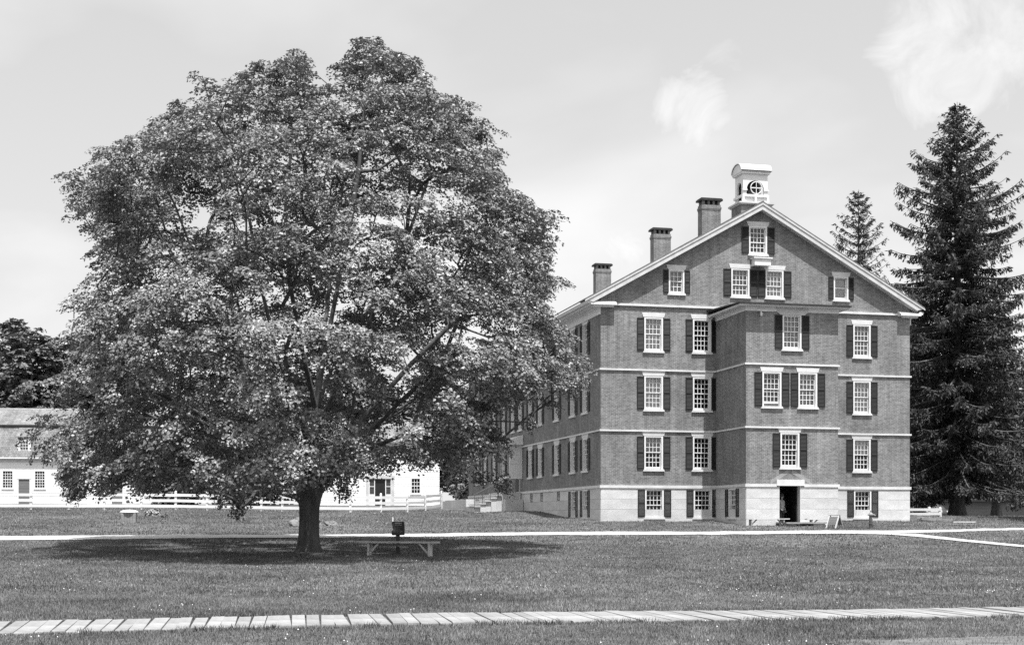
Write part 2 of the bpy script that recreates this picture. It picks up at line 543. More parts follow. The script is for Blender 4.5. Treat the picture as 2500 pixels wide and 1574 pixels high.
ribbon('gravel_path', FAR, NEAR, 420, M['gravel'], 0.022)
ribbon('gravel_path', DN_R, DN_L, 160, M['gravel'], 0.030, wob=0.06)

ribbon('worn_track', [(8.0, 16.3), (8.9, 16.75), (11, 16.9), (14, 16.85), (20, 17.0), (26, 17.2)], [(8.0, 16.0), (8.9, 15.6), (11, 15.2), (14, 15.2), (20, 15.4), (26, 15.6)], 120, M['track'], 0.012, wob=0.12)


def on_path(u, v):
    f = np.interp(u, [p[0] for p in FAR], [p[1] for p in FAR]); n = np.interp(u, [p[0] for p in NEAR], [p[1] for p in NEAR])
    a = (v < f) & (v > n)
    dr = np.array(DN_R[2:]); dl = np.array(DN_L[2:])
    r = np.interp(v, dr[::-1, 1], dr[::-1, 0]); l = np.interp(v, dl[::-1, 1], dl[::-1, 0])
    return a | ((u > l) & (u < r) & (v < 54.5) & (v > 24))


# the near walk of narrow stone slabs laid crosswise
walk = tag(link('slab_walk', None, None, (0, 0, 0)), kind='structure')
u = -11.0
k = 0
while u < 20.5:
    wd = random.choice((.18, .19, .2, .2, .21, .22, .25)) * random.uniform(.95, 1.05)
    skew = 0.12 * math.sin(u * 0.35 + 1.0) + random.uniform(-.035, .035)
    v0 = 19.80 + random.uniform(-.1, .07) + 0.08 * math.sin(u * .6); v1 = 21.52 + random.uniform(-.06, .06)
    gap = random.uniform(.008, .021)
    dz = random.uniform(-.006, .008)
    mb = MB()
    P = []
    for (uu, vq) in ((u + gap / 2, v0), (u + wd - gap / 2, v0 + random.uniform(-.015, .015)), (u + wd - gap / 2 + skew, v1), (u + gap / 2 + skew, v1 + random.uniform(-.015, .015))):
        X, Y = uvw(uu, vq); P.append((X, Y, gz(X, Y) + .035 + dz + random.uniform(-.004, .004)))
    cx = sum(p[0] for p in P) / 4; cy = sum(p[1] for p in P) / 4; cz = sum(p[2] for p in P) / 4
    P = [(p[0] - cx, p[1] - cy, p[2] - cz) for p in P]
    top = [(p[0] * .985, p[1] * .995, p[2]) for p in P]
    mid = [(p[0], p[1], p[2] - .012) for p in P]
    bot = [(p[0], p[1], p[2] - .11) for p in P]
    mb.v = top + mid + bot
    mb.f = [(0, 1, 2, 3)] + [(j, j + 4, (j + 1) % 4 + 4, (j + 1) % 4) for j in range(4)] + [(j + 4, j + 8, (j + 1) % 4 + 8, (j + 1) % 4 + 4) for j in range(4)]
    mb.build('slab', M['slab'], walk, (cx, cy, cz))
    u += wd
# ------------------------------------------------------------------ windows


def holes_wall(mb, mapf, u0, u1, zb, ztop, holes, extra=()):
    """wall sheet in (u,z) with rectangular holes; ztop is a function of u (straight between breaks)"""
    us = sorted({u0, u1, *extra, *[h[0] for h in holes if u0 < h[0] < u1], *[h[1] for h in holes if u0 < h[1] < u1]})
    for a, b in zip(us[:-1], us[1:]):
        m = (a + b) / 2
        hs = sorted([(h[2], h[3]) for h in holes if h[0] < m < h[1]])
        z = zb
        for (h0, h1) in hs:
            if h0 > z:
                mb.face([mapf(a, z), mapf(b, z), mapf(b, h0), mapf(a, h0)])
            z = max(z, h1)
        mb.face([mapf(a, z), mapf(b, z), mapf(b, ztop(b)), mapf(a, ztop(a))])


_wcache = {}


def window_meshes(cw, h, rows, cols, lintel, plain=False, shw=.38, fr=.085, mun=.03):
    """meshes of one window; local x along the wall, y into the wall, z = 0 at the glass bottom"""
    key = (cw, h, rows, cols, lintel, plain, shw)
    if key in _wcache:
        return _wcache[key]
    r = {}
    hw = cw / 2
    f = MB()
    f.box(-hw, -hw + fr, -.012, .3, -.12, h + .11); f.box(hw - fr, hw, -.012, .3, -.12, h + .11)
    f.box(-hw + fr, hw - fr, -.01, .3, h + .03, h + .11)
    r['frame'] = f.mesh('window', M['white'])
    iw = hw - fr
    up, lo = rows
    zr = h * lo / (up + lo)

    def sash(z0, z1, n, y0, bot, nc):
        s = MB()
        st = .04
        s.box(-iw, -iw + st, y0, y0 + .035, z0, z1); s.box(iw - st, iw, y0, y0 + .035, z0, z1)
        s.box(-iw + st, iw - st, y0, y0 + .035, z0, z0 + bot); s.box(-iw + st, iw - st, y0, y0 + .035, z1 - .04, z1)
        a0, a1 = z0 + bot, z1 - .04
        for i in range(1, nc):
            x = -iw + st + (2 * iw - 2 * st) * i / nc
            s.box(x - mun / 2, x + mun / 2, y0 + .002, y0 + .03, a0, a1)
        for i in range(1, n):
            z = a0 + (a1 - a0) * i / n
            s.box(-iw + st, iw - st, y0 + .004, y0 + .028, z - mun / 2, z + mun / 2)
        p = MB()
        pw = (2 * iw - 2 * st) / nc; ph = (a1 - a0) / n
        for i in range(nc):
            for j in range(n):
                x = -iw + st + pw * i; z = a0 + ph * j
                t1, t2 = random.uniform(-.004, .004), random.uniform(-.004, .004)
                p.face([(x, y0 + .016 - t1 - t2, z), (x + pw, y0 + .016 + t1 - t2, z), (x + pw, y0 + .016 + t1 + t2, z + ph), (x, y0 + .016 - t1 + t2, z + ph)])
        return s, p
    zlo = -.1
    if plain:
        su, pu = sash(zr - .02, h + .03, 1, .11, .045, 1); sl_, plw = sash(zlo, zr + .02, 1, .148, .1, 1)
    else:
        su, pu = sash(zr - .02, h + .03, up, .11, .045, cols); sl_, plw = sash(zlo, zr + .02, lo, .148, .1, cols)
    r['upper'] = su.mesh('sash', M['white']); r['lower'] = sl_.mesh('sash', M['white'])
    r['pu'] = pu.mesh('panes', M['glass']); r['pl'] = plw.mesh('panes', M['glass'])
    sill = MB()
    sill.prism([(-hw - .07, -.23), (hw + .07, -.23), (hw + .02, -.12), (-hw - .02, -.12)], -.09, .3)
    r['sill'] = sill.mesh('sill', M['marble'])
    if lintel:
        l = MB()
        l.prism([(-hw - .05, h + .11), (hw + .05, h + .11), (hw + .12, h + .33), (-hw - .12, h + .33)], -.025, .12)
        r['lintel'] = l.mesh('lintel', M['marble'])
    s = MB()
    z0, z1 = -.12, h + .06
    st = .045
    for x in (0, shw - st):
        s.box(x, x + st, -.045, 0, z0, z1)
    zm = (z0 + z1) / 2 + .02
    rails = [(z0, z0 + .09), (zm - .035, zm + .035), (z1 - .06, z1)]
    for a, b in rails:
        s.box(st, shw - st, -.047, -.002, a, b)
    for (a, b) in ((rails[0][1], rails[1][0]), (rails[1][1], rails[2][0])):
        n = max(3, int((b - a) / .062))
        for i in range(n):
            z = a + (b - a) * (i + .5) / n; d = (b - a) / n * .46
            s.face([(st, -.04, z - d), (shw - st, -.04, z - d), (shw - st, -.012, z + d), (st, -.012, z + d)])
            s.face([(st, -.034, z - d), (st, -.006, z + d), (shw - st, -.006, z + d), (shw - st, -.034, z - d)])
    s.box(st, shw - st, -.005, 0, z0 + .09, z1 - .06)
    r['shutter'] = s.mesh('shutter', M['shutter'])
    c = MB(); c.face([(-iw, 0, 0), (iw, 0, 0), (iw, 0, 1), (-iw, 0, 1)])
    r['iw'] = iw
    _wcache[key] = r
    return r


def place_window(house, loc, rz, cw, h, rows, cols, lintel=True, plain=False, shw=.38, shutters=True, curtain=None, open_=0.0, sill=True):
    r = window_meshes(cw, h, rows, cols, lintel, plain, shw)
    wdw = link('window', r['frame'], house, loc, (0, 0, rz))
    link('sash', r['upper'], wdw)
    link('sash', r['lower'], wdw, (0, 0, open_))
    tag(link('panes', r['pu'], wdw), kind='stuff'); tag(link('panes', r['pl'], wdw, (0, 0, open_)), kind='stuff')
    if sill:
        link('sill', r['sill'], wdw)
    if lintel:
        link('lintel', r['lintel'], wdw)
    if shutters:
        link('shutter', r['shutter'], wdw, (-cw / 2 - shw - .005, 0, 0)); link('shutter', r['shutter'], wdw, (cw / 2 + .005, 0, 0))
    if curtain:
        m, a, b = curtain
        c = MB(); n = 8; iw = r['iw']
        for i in range(n):
            x0 = -iw + 2 * iw * i / n; x1 = -iw + 2 * iw * (i + 1) / n
            y0, y1 = .192 + .012 * (i % 2), .192 + .012 * ((i + 1) % 2)
            c.face([(x0, y0, h * a - .12 * (a == 0)), (x1, y1, h * a - .12 * (a == 0)), (x1, y1, h * b + .05), (x0, y0, h * b + .05)])
        link('curtain', c.mesh('curtain', M[m]), wdw)
    return wdw


# ------------------------------------------------------------------ the brick dwelling
W = 17.0; LEN = 33.0; BP = 3.943; B0, B1 = 6.116, 10.938
house = thing('brick_house', 'large brick building with white string courses, dark shutters, three chimneys and a belfry', 'building', (BX, BY, EYE), TH)
RZ = 16.22; PITCH = .56; EV = .82


def roof_z(u):
    return RZ - PITCH * abs(u - W / 2)


ZB = 1.64
R3, R2, R1, R0, RG = 8.68, 5.73, 2.72, 0.31, 11.59
colA, colB, colD, colE = 2.78, 5.37, 14.24, 11.63
win_front = []      # (u, z, h, rows, cols, cw, lintel, shutter width, curtain, plain, open)
H6 = 1.46
cur = {('A', 3): ('curtain_light', 0, 1), ('A', 2): ('curtain_light', 0, 1), ('A', 1): ('curtain_mid', .5, 1),
       ('D', 3): ('curtain_mid', 0, 1), ('D', 2): ('curtain_light', 0, 1), ('D', 1): ('curtain_light', .5, 1)}
for nm, uc in (('A', colA), ('B', colB), ('E', colE), ('D', colD)):
    for rw, z in ((3, R3), (2, R2), (1, R1)):
        win_front.append((uc, z, H6, (3, 3), 4, 1.0, True, .38, cur.get((nm, rw)), False, 0))
    win_front.append((uc + .04, R0, 1.2, (3, 2), 4, 1.0, False, .38, None, False, 0))
win_front.append((8.42, 13.80, 1.2, (3, 2), 4, 1.0, True, .40, ('curtain_dark', 0, 1), False, 0))
win_front.append((7.45, RG, 1.2, (3, 2), 4, 1.0, True, .42, ('curtain_mid', 0, 1), False, 0))
win_front.append((9.33, RG, 1.2, (3, 2), 4, 1.0, True, .42, ('curtain_light', 0, 1), False, 0))
win_front.append((4.0, 11.62, .98, (2, 2), 3, .84, True, .29, ('curtain_mid', 0, 1), False, 0))
win_front.append((13.05, 11.62, .98, (2, 2), 3, .84, True, .29, ('blind', 0, 1), True, 0))
side_v = [2.75, 5.1, 8.4, 12.1, 14.45, 17.0, 19.0, 21.6, 24.35, 27.2, 29.6]
win_side = []
for v in side_v:
    for rw, z in ((3, R3), (2, R2), (1, R1)):
        if rw == 1 and 16 < v < 20:
            continue
        win_side.append((v, z, H6, (3, 3)))
win_side += [(2.75, R0, 1.2, (3, 2)), (5.0, R0, 1.2, (3, 2))]
bay_front = [(8.5, 8.46, 1.46, (3, 3), ('curtain_mid', 0, 1), 0), (7.45, 5.66, 1.46, (3, 3), ('curtain_dark', 0, 1), .13), (9.33, 5.66, 1.46, (3, 3), ('curtain_mid', 0, 1), 0),
             (8.39, R1, H6, (3, 3), None, 0)]


def hole(u, z, h, cw=1.0):
    return (u - cw / 2, u + cw / 2, z - .23, z + h + .11)


DOOR = (7.84, 8.93, -.6, 1.745)
# brick walls: one shell, openings cut
wb = MB()
holes = [hole(q[0], q[1], q[2], q[5]) for q in win_front]
zt = lambda u: roof_z(u) - .2
holes_wall(wb, lambda u, z: (u, 0, z), 0, W, -1.5, zt, holes, extra=(W / 2,))
sh_holes = [hole(q[0], q[1], q[2]) for q in win_side]
slots = (8.0, 11.72, 14.15)
sh_holes += [(v - .3, v + .3, 1.2, 1.58) for v in slots]
holes_wall(wb, lambda v, z: (0, v, z), 0, LEN, -1.5, lambda v: 11.0, sh_holes)
wb.face([(W, 0, -1.5), (W, LEN, -1.5), (W, LEN, 11), (W, 0, 11)])
wb.face([(0, LEN, -1.5), (W, LEN, -1.5), (W, LEN, zt(W)), (W / 2, LEN, zt(W / 2)), (0, LEN, zt(0))])
wb.build('wall', M['brick'], house)
ba = MB()
bh = [hole(q[0], q[1], q[2]) for q in bay_front] + [DOOR]
holes_wall(ba, lambda u, z: (u, -BP, z), B0, B1, -1.5, lambda u: 10.4, bh)
bay_side_v = -BP / 2 - .25
holes_wall(ba, lambda v, z: (B0, v, z), -BP, 0, -1.5, lambda v: 10.4, [(bay_side_v - .5, bay_side_v + .5, R0 - .23, R0 + 1.31)])
ba.face([(B1, -BP, -1.5), (B1, 0, -1.5), (B1, 0, 10.4), (B1, -BP, 10.4)])
ba.build('bay_wall', M['brick'], house)
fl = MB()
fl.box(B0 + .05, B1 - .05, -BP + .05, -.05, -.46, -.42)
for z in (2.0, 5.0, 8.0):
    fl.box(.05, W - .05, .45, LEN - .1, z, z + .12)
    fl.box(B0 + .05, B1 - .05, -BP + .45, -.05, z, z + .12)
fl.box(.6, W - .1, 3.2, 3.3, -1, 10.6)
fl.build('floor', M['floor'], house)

# granite base: three courses of long blocks between the openings
GB = []


def base_run(a, b, openings, mk):
    """blocks along [a,b]; openings = list of (x0,x1,ztop of sill, zbot)"""
    op = sorted(openings)
    courses = [(-1.2, .05), (.05, .58), (.58, 1.10), (1.10, 1.635)]
    for ci, (z0, z1) in enumerate(courses):
        segs = []; x = a
        for (o0, o1, ob) in op:
            if z0 + .02 < ob:
                continue
            segs.append((x, o0)); x = o1
        segs.append((x, b))
        for (s0, s1) in segs:
            if s1 - s0 < .05:
                continue
            n = max(1, round((s1 - s0) / random.uniform(2.2, 3.4)))
            cuts = [s0] + sorted(s0 + (s1 - s0) * (i + random.uniform(-.15, .15)) / n for i in range(1, n)) + [s1]
            for c0, c1 in zip(cuts[:-1], cuts[1:]):
                mk(c0 + .005, c1 - .005, z0 + .0045, z1 - .0045, random.uniform(.013, .018))


def block_front(y):
    def mk(x0, x1, z0, z1, p):
        mb = MB().box(-(x1 - x0) / 2, (x1 - x0) / 2, -p, .0, -(z1 - z0) / 2, (z1 - z0) / 2)
        mb.build('granite_block', M['granite'], house, ((x0 + x1) / 2, y - .001, (z0 + z1) / 2))
    return mk


def block_side(x):
    def mk(y0, y1, z0, z1, p):
        mb = MB().box(-p, 0, -(y1 - y0) / 2, (y1 - y0) / 2, -(z1 - z0) / 2, (z1 - z0) / 2)
        mb.build('granite_block', M['granite'], house, (x - .001, (y0 + y1) / 2, (z0 + z1) / 2))
    return mk


opf = [(q[0] - .5, q[0] + .5, q[1] - .23) for q in win_front if q[1] == R0]
base_run(0, B0, opf[:2], block_front(0)); base_run(B1, W, [o for o in opf[2:]], block_front(0))
base_run(B0, B1, [(DOOR[0], DOOR[1], -5)], block_front(-BP))
base_run(0, LEN, [(q[0] - .5, q[0] + .5, R0 - .23) for q in win_side if q[1] == R0] + [(v - .3, v + .3, 1.09) for v in slots], block_side(0))
base_run(-BP, 0, [(bay_side_v - .5, bay_side_v + .5, R0 - .23)], block_side(B0))

# white courses
t = .075
for (z0, z1, pr) in ((1.64, 1.785, .06), (4.48, 4.565, .07), (7.535, 7.62, .07)):
    band = lambda: None
    segs = [('x', 0 - pr, B0, 0), ('x', B1, W + pr, 0)]
    if z0 < 2:
        segs += [('x', B0 - pr, 7.68, -BP), ('x', 9.13, B1 + pr, -BP)]
    else:
        segs += [('x', B0 - pr, B1 + pr, -BP)]
    segs += [('y', .0, LEN, 0), ('y', -BP, -pr, B0)]
    for (ax, a, b, c) in segs:
        if ax == 'x':
            mb = MB().box(a, b, c - pr, c + .0 - .001, z0, z1)
        else:
            mb = MB().box(c - pr + .001, c - .001, a + .002, b, z0 + .002, z1 - .002)
        mb.build('string_course', M['marble'], house)
# door: block lintel, brick relieving arch above
mb = MB().box(7.68, 9.13, -BP - .085, -BP + .1, 1.70, 2.0)
mb.build('door_lintel', M['marble'], house)
mb = MB()
mb.beam((7.45, -BP - .004, 1.86), (8.36, -BP - .004, 2.36), .02, .14, up=(0, 1, 0))
mb2 = MB()
for (p, q) in (((7.40, 1.88), (8.32, 2.40)), ((8.50, 2.40), (9.46, 1.88))):
    for i in range(14):
        a = i / 14; b = (i + .86) / 14
        x0 = p[0] + (q[0] - p[0]) * a; x1 = p[0] + (q[0] - p[0]) * b
        z0 = p[1] + (q[1] - p[1]) * a; z1 = p[1] + (q[1] - p[1]) * b
        mb2.prism([(x0, z0 - .1), (x1, z1 - .1), (x1, z1 + .1), (x0, z0 + .1)], -BP - .006, -BP + .01)
M['arch_brick'] = mat('pale_arch_brick', .26, .33, 6, .9, fine=.2)
tag(mb2.build('relieving_arch', M['arch_brick'], house), kind='stuff')
mb = MB()
mb.box(7.80, 7.845, -BP - .01, -BP + .3, -.45, 1.745); mb.box(8.925, 8.97, -BP - .012, -BP + .3, -.45, 1.742)
mb.build('door_jamb', M['granite'], house)
# inner door leaf folded back
mb = MB().box(8.86, 8.91, -BP + .3, -BP + 1.2, -.42, 1.7)
mb.build('door', M['shutter'], house)

for q in win_front:
    place_window(house, (q[0], 0, q[1]), 0, q[5], q[2], q[3], q[4], q[6], q[9], q[7], True, q[8], q[10])
for i, q in enumerate(win_side):
    c = (None, ('curtain_mid', 0, 1), ('curtain_dark', 0, 1))[i % 3]
    place_window(house, (0, q[0], q[1]), -math.pi / 2, 1.0, q[2], q[3], 4, q[1] != R0, False, .38, True, c, 0)
for q in bay_front:
    place_window(house, (q[0], -BP, q[1]), 0, 1.0, q[2], q[3], 4, q[1] != 8.46, False, .40, True, q[4], q[5])
place_window(house, (B0, bay_side_v, R0), -math.pi / 2, 1.0, 1.2, (3, 2), 4, False, False, .38, True, ('curtain_mid', 0, 1), 0)
# cellar lights on the side wall
for v in slots:
    mb = MB()
    mb.box(.02, .2, v - .3, v - .26, 1.2, 1.58); mb.box(.02, .2, v + .26, v + .3, 1.2, 1.58); mb.box(.02, .2, v - .26, v + .26, 1.54, 1.58); mb.box(.02, .2, v - .26, v + .26, 1.2, 1.24)
    f = mb.build('cellar_window', M['trim'], house)
    MB().box(.12, .13, v - .26, v + .26, 1.24, 1.54).build('pane', M['glass'], f)

# roof
for sgn in (-1, 1):
    mb = MB()
    a = lambda d: W / 2 + sgn * d
    x1 = W / 2 + (.92 if sgn < 0 else .62)
    zl = RZ - PITCH * x1
    P = [(a(0), RZ), (a(x1), zl), (a(x1), zl + .07), (a(0), RZ + .07)]
    mb.prism(P, -.47, LEN + .4)
    rf = mb.build('roof', M['roof'], house)
    # rake boards on the gable
    dz = .0
    mb = MB()
    mb.prism([(a(0), RZ - .005), (a(x1 - .02), zl - .002), (a(x1 - .42), zl - .10), (a(0), RZ - .345)], -.43, -.385)
    mb.build('rake_board', M['trim'], house)
    mb = MB()
    mb.prism([(a(0), RZ - .003), (a(x1 + .02), zl - .012), (a(x1 + .02), zl - .085), (a(0), RZ - .105)], -.468, -.432)
    mb.build('rake_moulding', M['trim'], house)
    mb = MB()
    mb.prism([(a(0), RZ - .26), (a(x1 - .35), zl - .10), (a(x1 - .35), zl - .14), (a(0), RZ - .30)], -.384, -.001)
    mb.build('rake_soffit', M['trim'], house)
# ridge cap
MB().prism([(W / 2 - .15, RZ + .0), (W / 2, RZ + .10), (W / 2 + .15, RZ + .0)], -.46, LEN + .4).build('ridge_cap', M['roof'], house)
# main cornice and its returns
MB().box(.72, W - .72, -.10, -.001, 10.775, 10.885).build('cornice', M['marble'], house)
for x0, x1 in ((-.62, .72), (W - .72, W + .45)):
    mb = MB()
    mb.box(x0, x1, -.40, -.002, 10.74, 10.84)
    mb.prism([(-.40, 10.84), (-.002, 10.84), (-.002, 11.0)], x0, x1, axis='x')
    mb.box(x0 + .2, x1 - .1, -.22, -.002, 10.66, 10.74)
    mb.build('cornice_return', M['white'], house)
for x, sg in ((0, -1), (W, 1)):
    mb = MB()
    a, b = sorted((x + sg * .002, x + sg * .07)); mb.box(a, b, .002, LEN, 10.315, 10.72)
    a, b = sorted((x + sg * .071, x + sg * .14)); mb.box(a, b, .002, LEN, 10.64, 10.72)
    mb.build('frieze', M['white'], house)
    mb = MB()
    ov = .62 if sg < 0 else .38
    a, b = sorted((x + sg * .002, x + sg * ov)); mb.box(a, b, .0, LEN, 10.722, 10.79)
    mb.build('soffit', M['white'], house)
    mb = MB()
    a, b = sorted((x + sg * .622, x + sg * .86)); mb.prism([(x + sg * (ov - .07), 10.80), (x + sg * (ov + .16), 10.80), (x + sg * (ov + .22), 10.925), (x + sg * ov, 10.98)], -.38, LEN)
    mb.build('gutter', M['white'], house)

# bay cornice and lean-to roof
mb = MB()
mb.box(B0 - .04, B1 + .04, -BP - .04, -BP - .001, 10.13, 10.335)
mb.box(B0 - .04, B0 - .001, -BP - .0005, -.001, 10.13, 10.335)
mb.box(B1 + .001, B1 + .04, -BP - .0005, -.001, 10.13, 10.335)
mb.build('bay_frieze', M['white'], house)
mb = MB()
mb.box(7.83, 9.17, -BP - .065, -BP - .041, 9.99, 10.30)
mb.prism([(7.66, 10.13), (7.83, 10.02), (7.83, 10.3), (7.66, 10.3)], -BP - .06, -BP - .042)
mb.prism([(9.17, 10.02), (9.34, 10.13), (9.34, 10.3), (9.17, 10.3)], -BP - .06, -BP - .042)
mb.build('window_head', M['trim'], house)
mb = MB()
mb.box(B0 - .42, B1 + .42, -BP - .42, -.001, 10.336, 10.37)
mb.box(B0 - .44, B1 + .44, -BP - .44, -BP - .40, 10.32, 10.42); mb.box(B0 - .44, B0 - .40, -BP - .398, -.002, 10.32, 10.42); mb.box(B1 + .4, B1 + .44, -BP - .398, -.002, 10.32, 10.42)
mb.build('bay_eave', M['trim'], house)
mb = MB()
mb.prism([(-BP - .50, 10.425), (-.003, 10.60), (-.003, 10.68), (-BP - .50, 10.475)], B0 - .5, B1 + .5, axis='x')
mb.box(B0 - .46, B1 + .46, -BP - .53, -BP - .45, 10.40, 10.425)
mb.build('bay_roof', M['lead'], house)
# twin floodlight under the bay eave, vent stub on the bay roof
mb = MB()
mb.box(6.80, 6.84, -BP - .2, -BP - .042, 10.06, 10.10)
mb.lathe([(.02, 9.86), (.055, 9.88), (.06, 9.98), (.03, 10.06)], 6.82, -BP - .2, 8)
mb.beam((6.62, -BP - .2, 10.14), (7.1, -BP - .2, 10.12), .04, .05)
mb.build('floodlight', M['white'], house)
mb = MB().lathe([(.05, 10.5), (.05, 10.72), (.09, 10.73), (.09, 10.80), (.04, 10.83)], 6.28, -.8, 8)
mb.build('vent_pipe', M['iron'], house)
# hoist hood between the attic windows
mb = MB()
mb.box(8.05, 8.93, -.46, -.03, 13.02, 13.36)
mb.box(7.98, 9.0, -.53, -.03, 13.362, 13.42)
mb.build('hoist_hood', M['white'], house)

# chimneys
for v in (2.7, 10.5, 22.2):
    mb = MB()
    x0, x1 = 6.41, 7.46
    zb = roof_z(x0) - .6
    mb.box(x0, x1, v, v + .62, zb, 16.72)
    mb.box(x0 - .035, x1 + .035, v - .035, v + .655, 16.50, 16.60)
    mb.box(x0 - .02, x1 + .02, v - .02, v + .64, 16.44, 16.498)
    ch = mb.build('chimney', M['brick'], house)
    mb = MB()
    for i in range(4):
        xx = x0 + .04 + i * (x1 - x0 - .08 - .12) / 3
        mb.box(xx, xx + .12, v + .02, v + .16, 16.72, 16.93); mb.box(xx, xx + .12, v + .46, v + .60, 16.72, 16.93)
    mb.build('flue_pier', M['brick'], ch)
    mb = MB().box(x0 + .05, x1 - .05, v + .2, v + .42, 16.6, 16.92)
    mb.build('flue', M['lead'], ch)
    mb = MB().box(x0 - .09, x1 + .09, v - .09, v + .71, 16.93, 17.03).box(x0 - .05, x1 + .05, v - .05, v + .67, 17.03, 17.07)
    mb.build('chimney_cap', M['lead'], ch)

# belfry
BU0, BU1, BV0, BV1 = 7.86, 9.22, .62, 1.68
mb = MB().box(BU0 - .16, BU1 + .16, BV0 - .1, BV1 + .12, 14.9, 16.36)
bf = mb.build('belfry', M['brick'], house)
mb = MB()
mb.box(BU0 - .3, BU1 + .3, BV0 - .24, BV1 + .26, 16.36, 16.44)
mb.box(BU0 - .24, BU1 + .24, BV0 - .18, BV1 + .2, 16.30, 16.359)
mb.build('belfry_base', M['trim'], bf)


def arch_panel(mb, a0, a1, z0, z1, o0, o1, oz, ospring, put, th):
    """flat panel with a round-headed opening; put(x, depth, z) gives the point"""
    n = 12
    c = (o0 + o1) / 2; r = (o1 - o0) / 2
    arc = [(c - r * math.cos(math.pi * i / n), ospring + r * math.sin(math.pi * i / n)) for i in range(n + 1)]
    for d in (0, th):
        mb.face([put(a0, d, z0), put(o0, d, z0), put(o0, d, ospring), put(a0, d, ospring)])
        mb.face([put(o1, d, z0), put(a1, d, z0), put(a1, d, ospring), put(o1, d, ospring)])
        mb.face([put(a0, d, ospring), put(o0, d, ospring), put(o0, d, z1), put(a0, d, z1)])
        mb.face([put(o1, d, ospring), put(a1, d, ospring), put(a1, d, z1), put(o1, d, z1)])
        for i in range(n):
            p, q = arc[i], arc[i + 1]
            mb.face([put(p[0], d, p[1]), put(q[0], d, q[1]), put(q[0], d, z1), put(p[0], d, z1)])
    for p, q in [((o0, z0), (o0, ospring)), ((o1, z0), (o1, ospring))] + list(zip(arc[:-1], arc[1:])):
        mb.face([put(p[0], 0, p[1]), put(q[0], 0, q[1]), put(q[0], th, q[1]), put(p[0], th, p[1])])


mb = MB()
ZA, ZE = 16.44, 17.93
oF = (BU0 + .20, BU1 - .20); rF = (oF[1] - oF[0]) / 2
oS = (BV0 + .22, BV1 - .22)
arch_panel(mb, BU0, BU1, ZA, ZE, oF[0], oF[1], ZA, 17.12, lambda x, d, z: (x, BV0 + d, z), .1)
arch_panel(mb, BU0, BU1, ZA, ZE, oF[0], oF[1], ZA, 17.12, lambda x, d, z: (x, BV1 - d, z), .1)
arch_panel(mb, BV0, BV1, ZA, ZE, oS[0], oS[1], ZA, 17.25, lambda x, d, z: (BU0 + .001 + d, x, z), .1)
arch_panel(mb, BV0, BV1, ZA, ZE, oS[0], oS[1], ZA, 17.25, lambda x, d, z: (BU1 - .001 - d, x, z), .1)
mb.build('arcade', M['white'], bf)
# rail and impost blocks
mb = MB()
mb.box(BU0 - .06, BU1 + .06, BV0 - .07, BV0 - .002, 16.74, 16.86)
mb.box(BU0 - .07, BU0 - .002, BV0 - .0015, BV1 + .07, 16.74, 16.86)
for x in (BU0 - .06, (BU0 + BU1) / 2 - .06, BU1 - .06):
    mb.box(x, x + .12, BV0 - .065, BV0 - .003, 16.442, 16.738)
for x0, x1 in ((BU0 - .05, BU0 + .22), (BU1 - .22, BU1 + .05)):
    mb.box(x0, x1, BV0 - .06, BV0 - .001, 17.06, 17.14)
mb.box(BU0 + .1, BU1 - .1, BV0 + .02, BV0 + .06, 16.45, 16.76)
mb.build('belfry_rail', M['white'], bf)
# inside: dark back, bell, and the wheel in the arch
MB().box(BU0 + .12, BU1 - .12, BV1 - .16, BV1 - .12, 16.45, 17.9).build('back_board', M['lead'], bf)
cxb = (BU0 + BU1) / 2
MB().lathe([(.27, 16.9), (.25, 16.93), (.18, 17.05), (.16, 17.2), (.12, 17.28), (.03, 17.31)], cxb, BV0 + .55, 14).build('bell', M['iron'], bf)
mb = MB()
wr, wz, wy = .31, 17.21, BV0 - .03
n = 24
ring = [(cxb + .04 + wr * math.cos(2 * math.pi * i / n), wy, wz + wr * math.sin(2 * math.pi * i / n)) for i in range(n + 1)]
mb.tube(ring, [.026] * (n + 1), 6, cap=False)
mb.beam((cxb + .04 - wr, wy, wz), (cxb + .04 + wr, wy, wz), .03, .05)
mb.beam((cxb + .04, wy, wz - wr), (cxb + .04, wy, wz + wr), .03, .03)
mb.build('bell_wheel', M['white'], bf)
# entablature and barrel roof
mb = MB()
mb.box(BU0 - .10, BU1 + .10, BV0 - .10, BV1 + .10, ZE + .002, ZE + .08)
mb.box(BU0 - .13, BU1 + .13, BV0 - .13, BV1 + .13, ZE + .081, ZE + .14)
n = 14
yc = (BV0 + BV1) / 2; rr = (BV1 - BV0) / 2 + .11
poly = [(yc - rr * math.cos(math.pi * i / n), ZE + .14 + .62 * rr * math.sin(math.pi * i / n)) for i in range(n + 1)]
mb.prism(poly, BU0 - .12, BU1 + .12, axis='x')
mb.build('entablature', M['white'], bf)
mb = MB()
po = [(yc - (rr + .05) * math.cos(math.pi * i / n), ZE + .16 + (.62 * rr + .04) * math.sin(math.pi * i / n)) for i in range(n + 1)]
for i in range(n):
    p, q = po[i], po[i + 1]; p2, q2 = poly[i], poly[i + 1]
    x0, x1 = BU0 - .17, BU1 + .17
    mb.face([(x0, p[0], p[1]), (x1, p[0], p[1]), (x1, q[0], q[1]), (x0, q[0], q[1])])
    for x in (x0, x1):
        mb.face([(x, p[0], p[1]), (x, q[0], q[1]), (x, q2[0], q2[1] + .02), (x, p2[0], p2[1] + .02)])
mb.face([(BU0 - .17, po[0][0], po[0][1]), (BU1 + .17, po[0][0], po[0][1]), (BU1 + .17, poly[0][0], poly[0][1] + .015), (BU0 - .17, poly[0][0], poly[0][1] + .015)])
mb.build('barrel_roof', M['white'], bf)
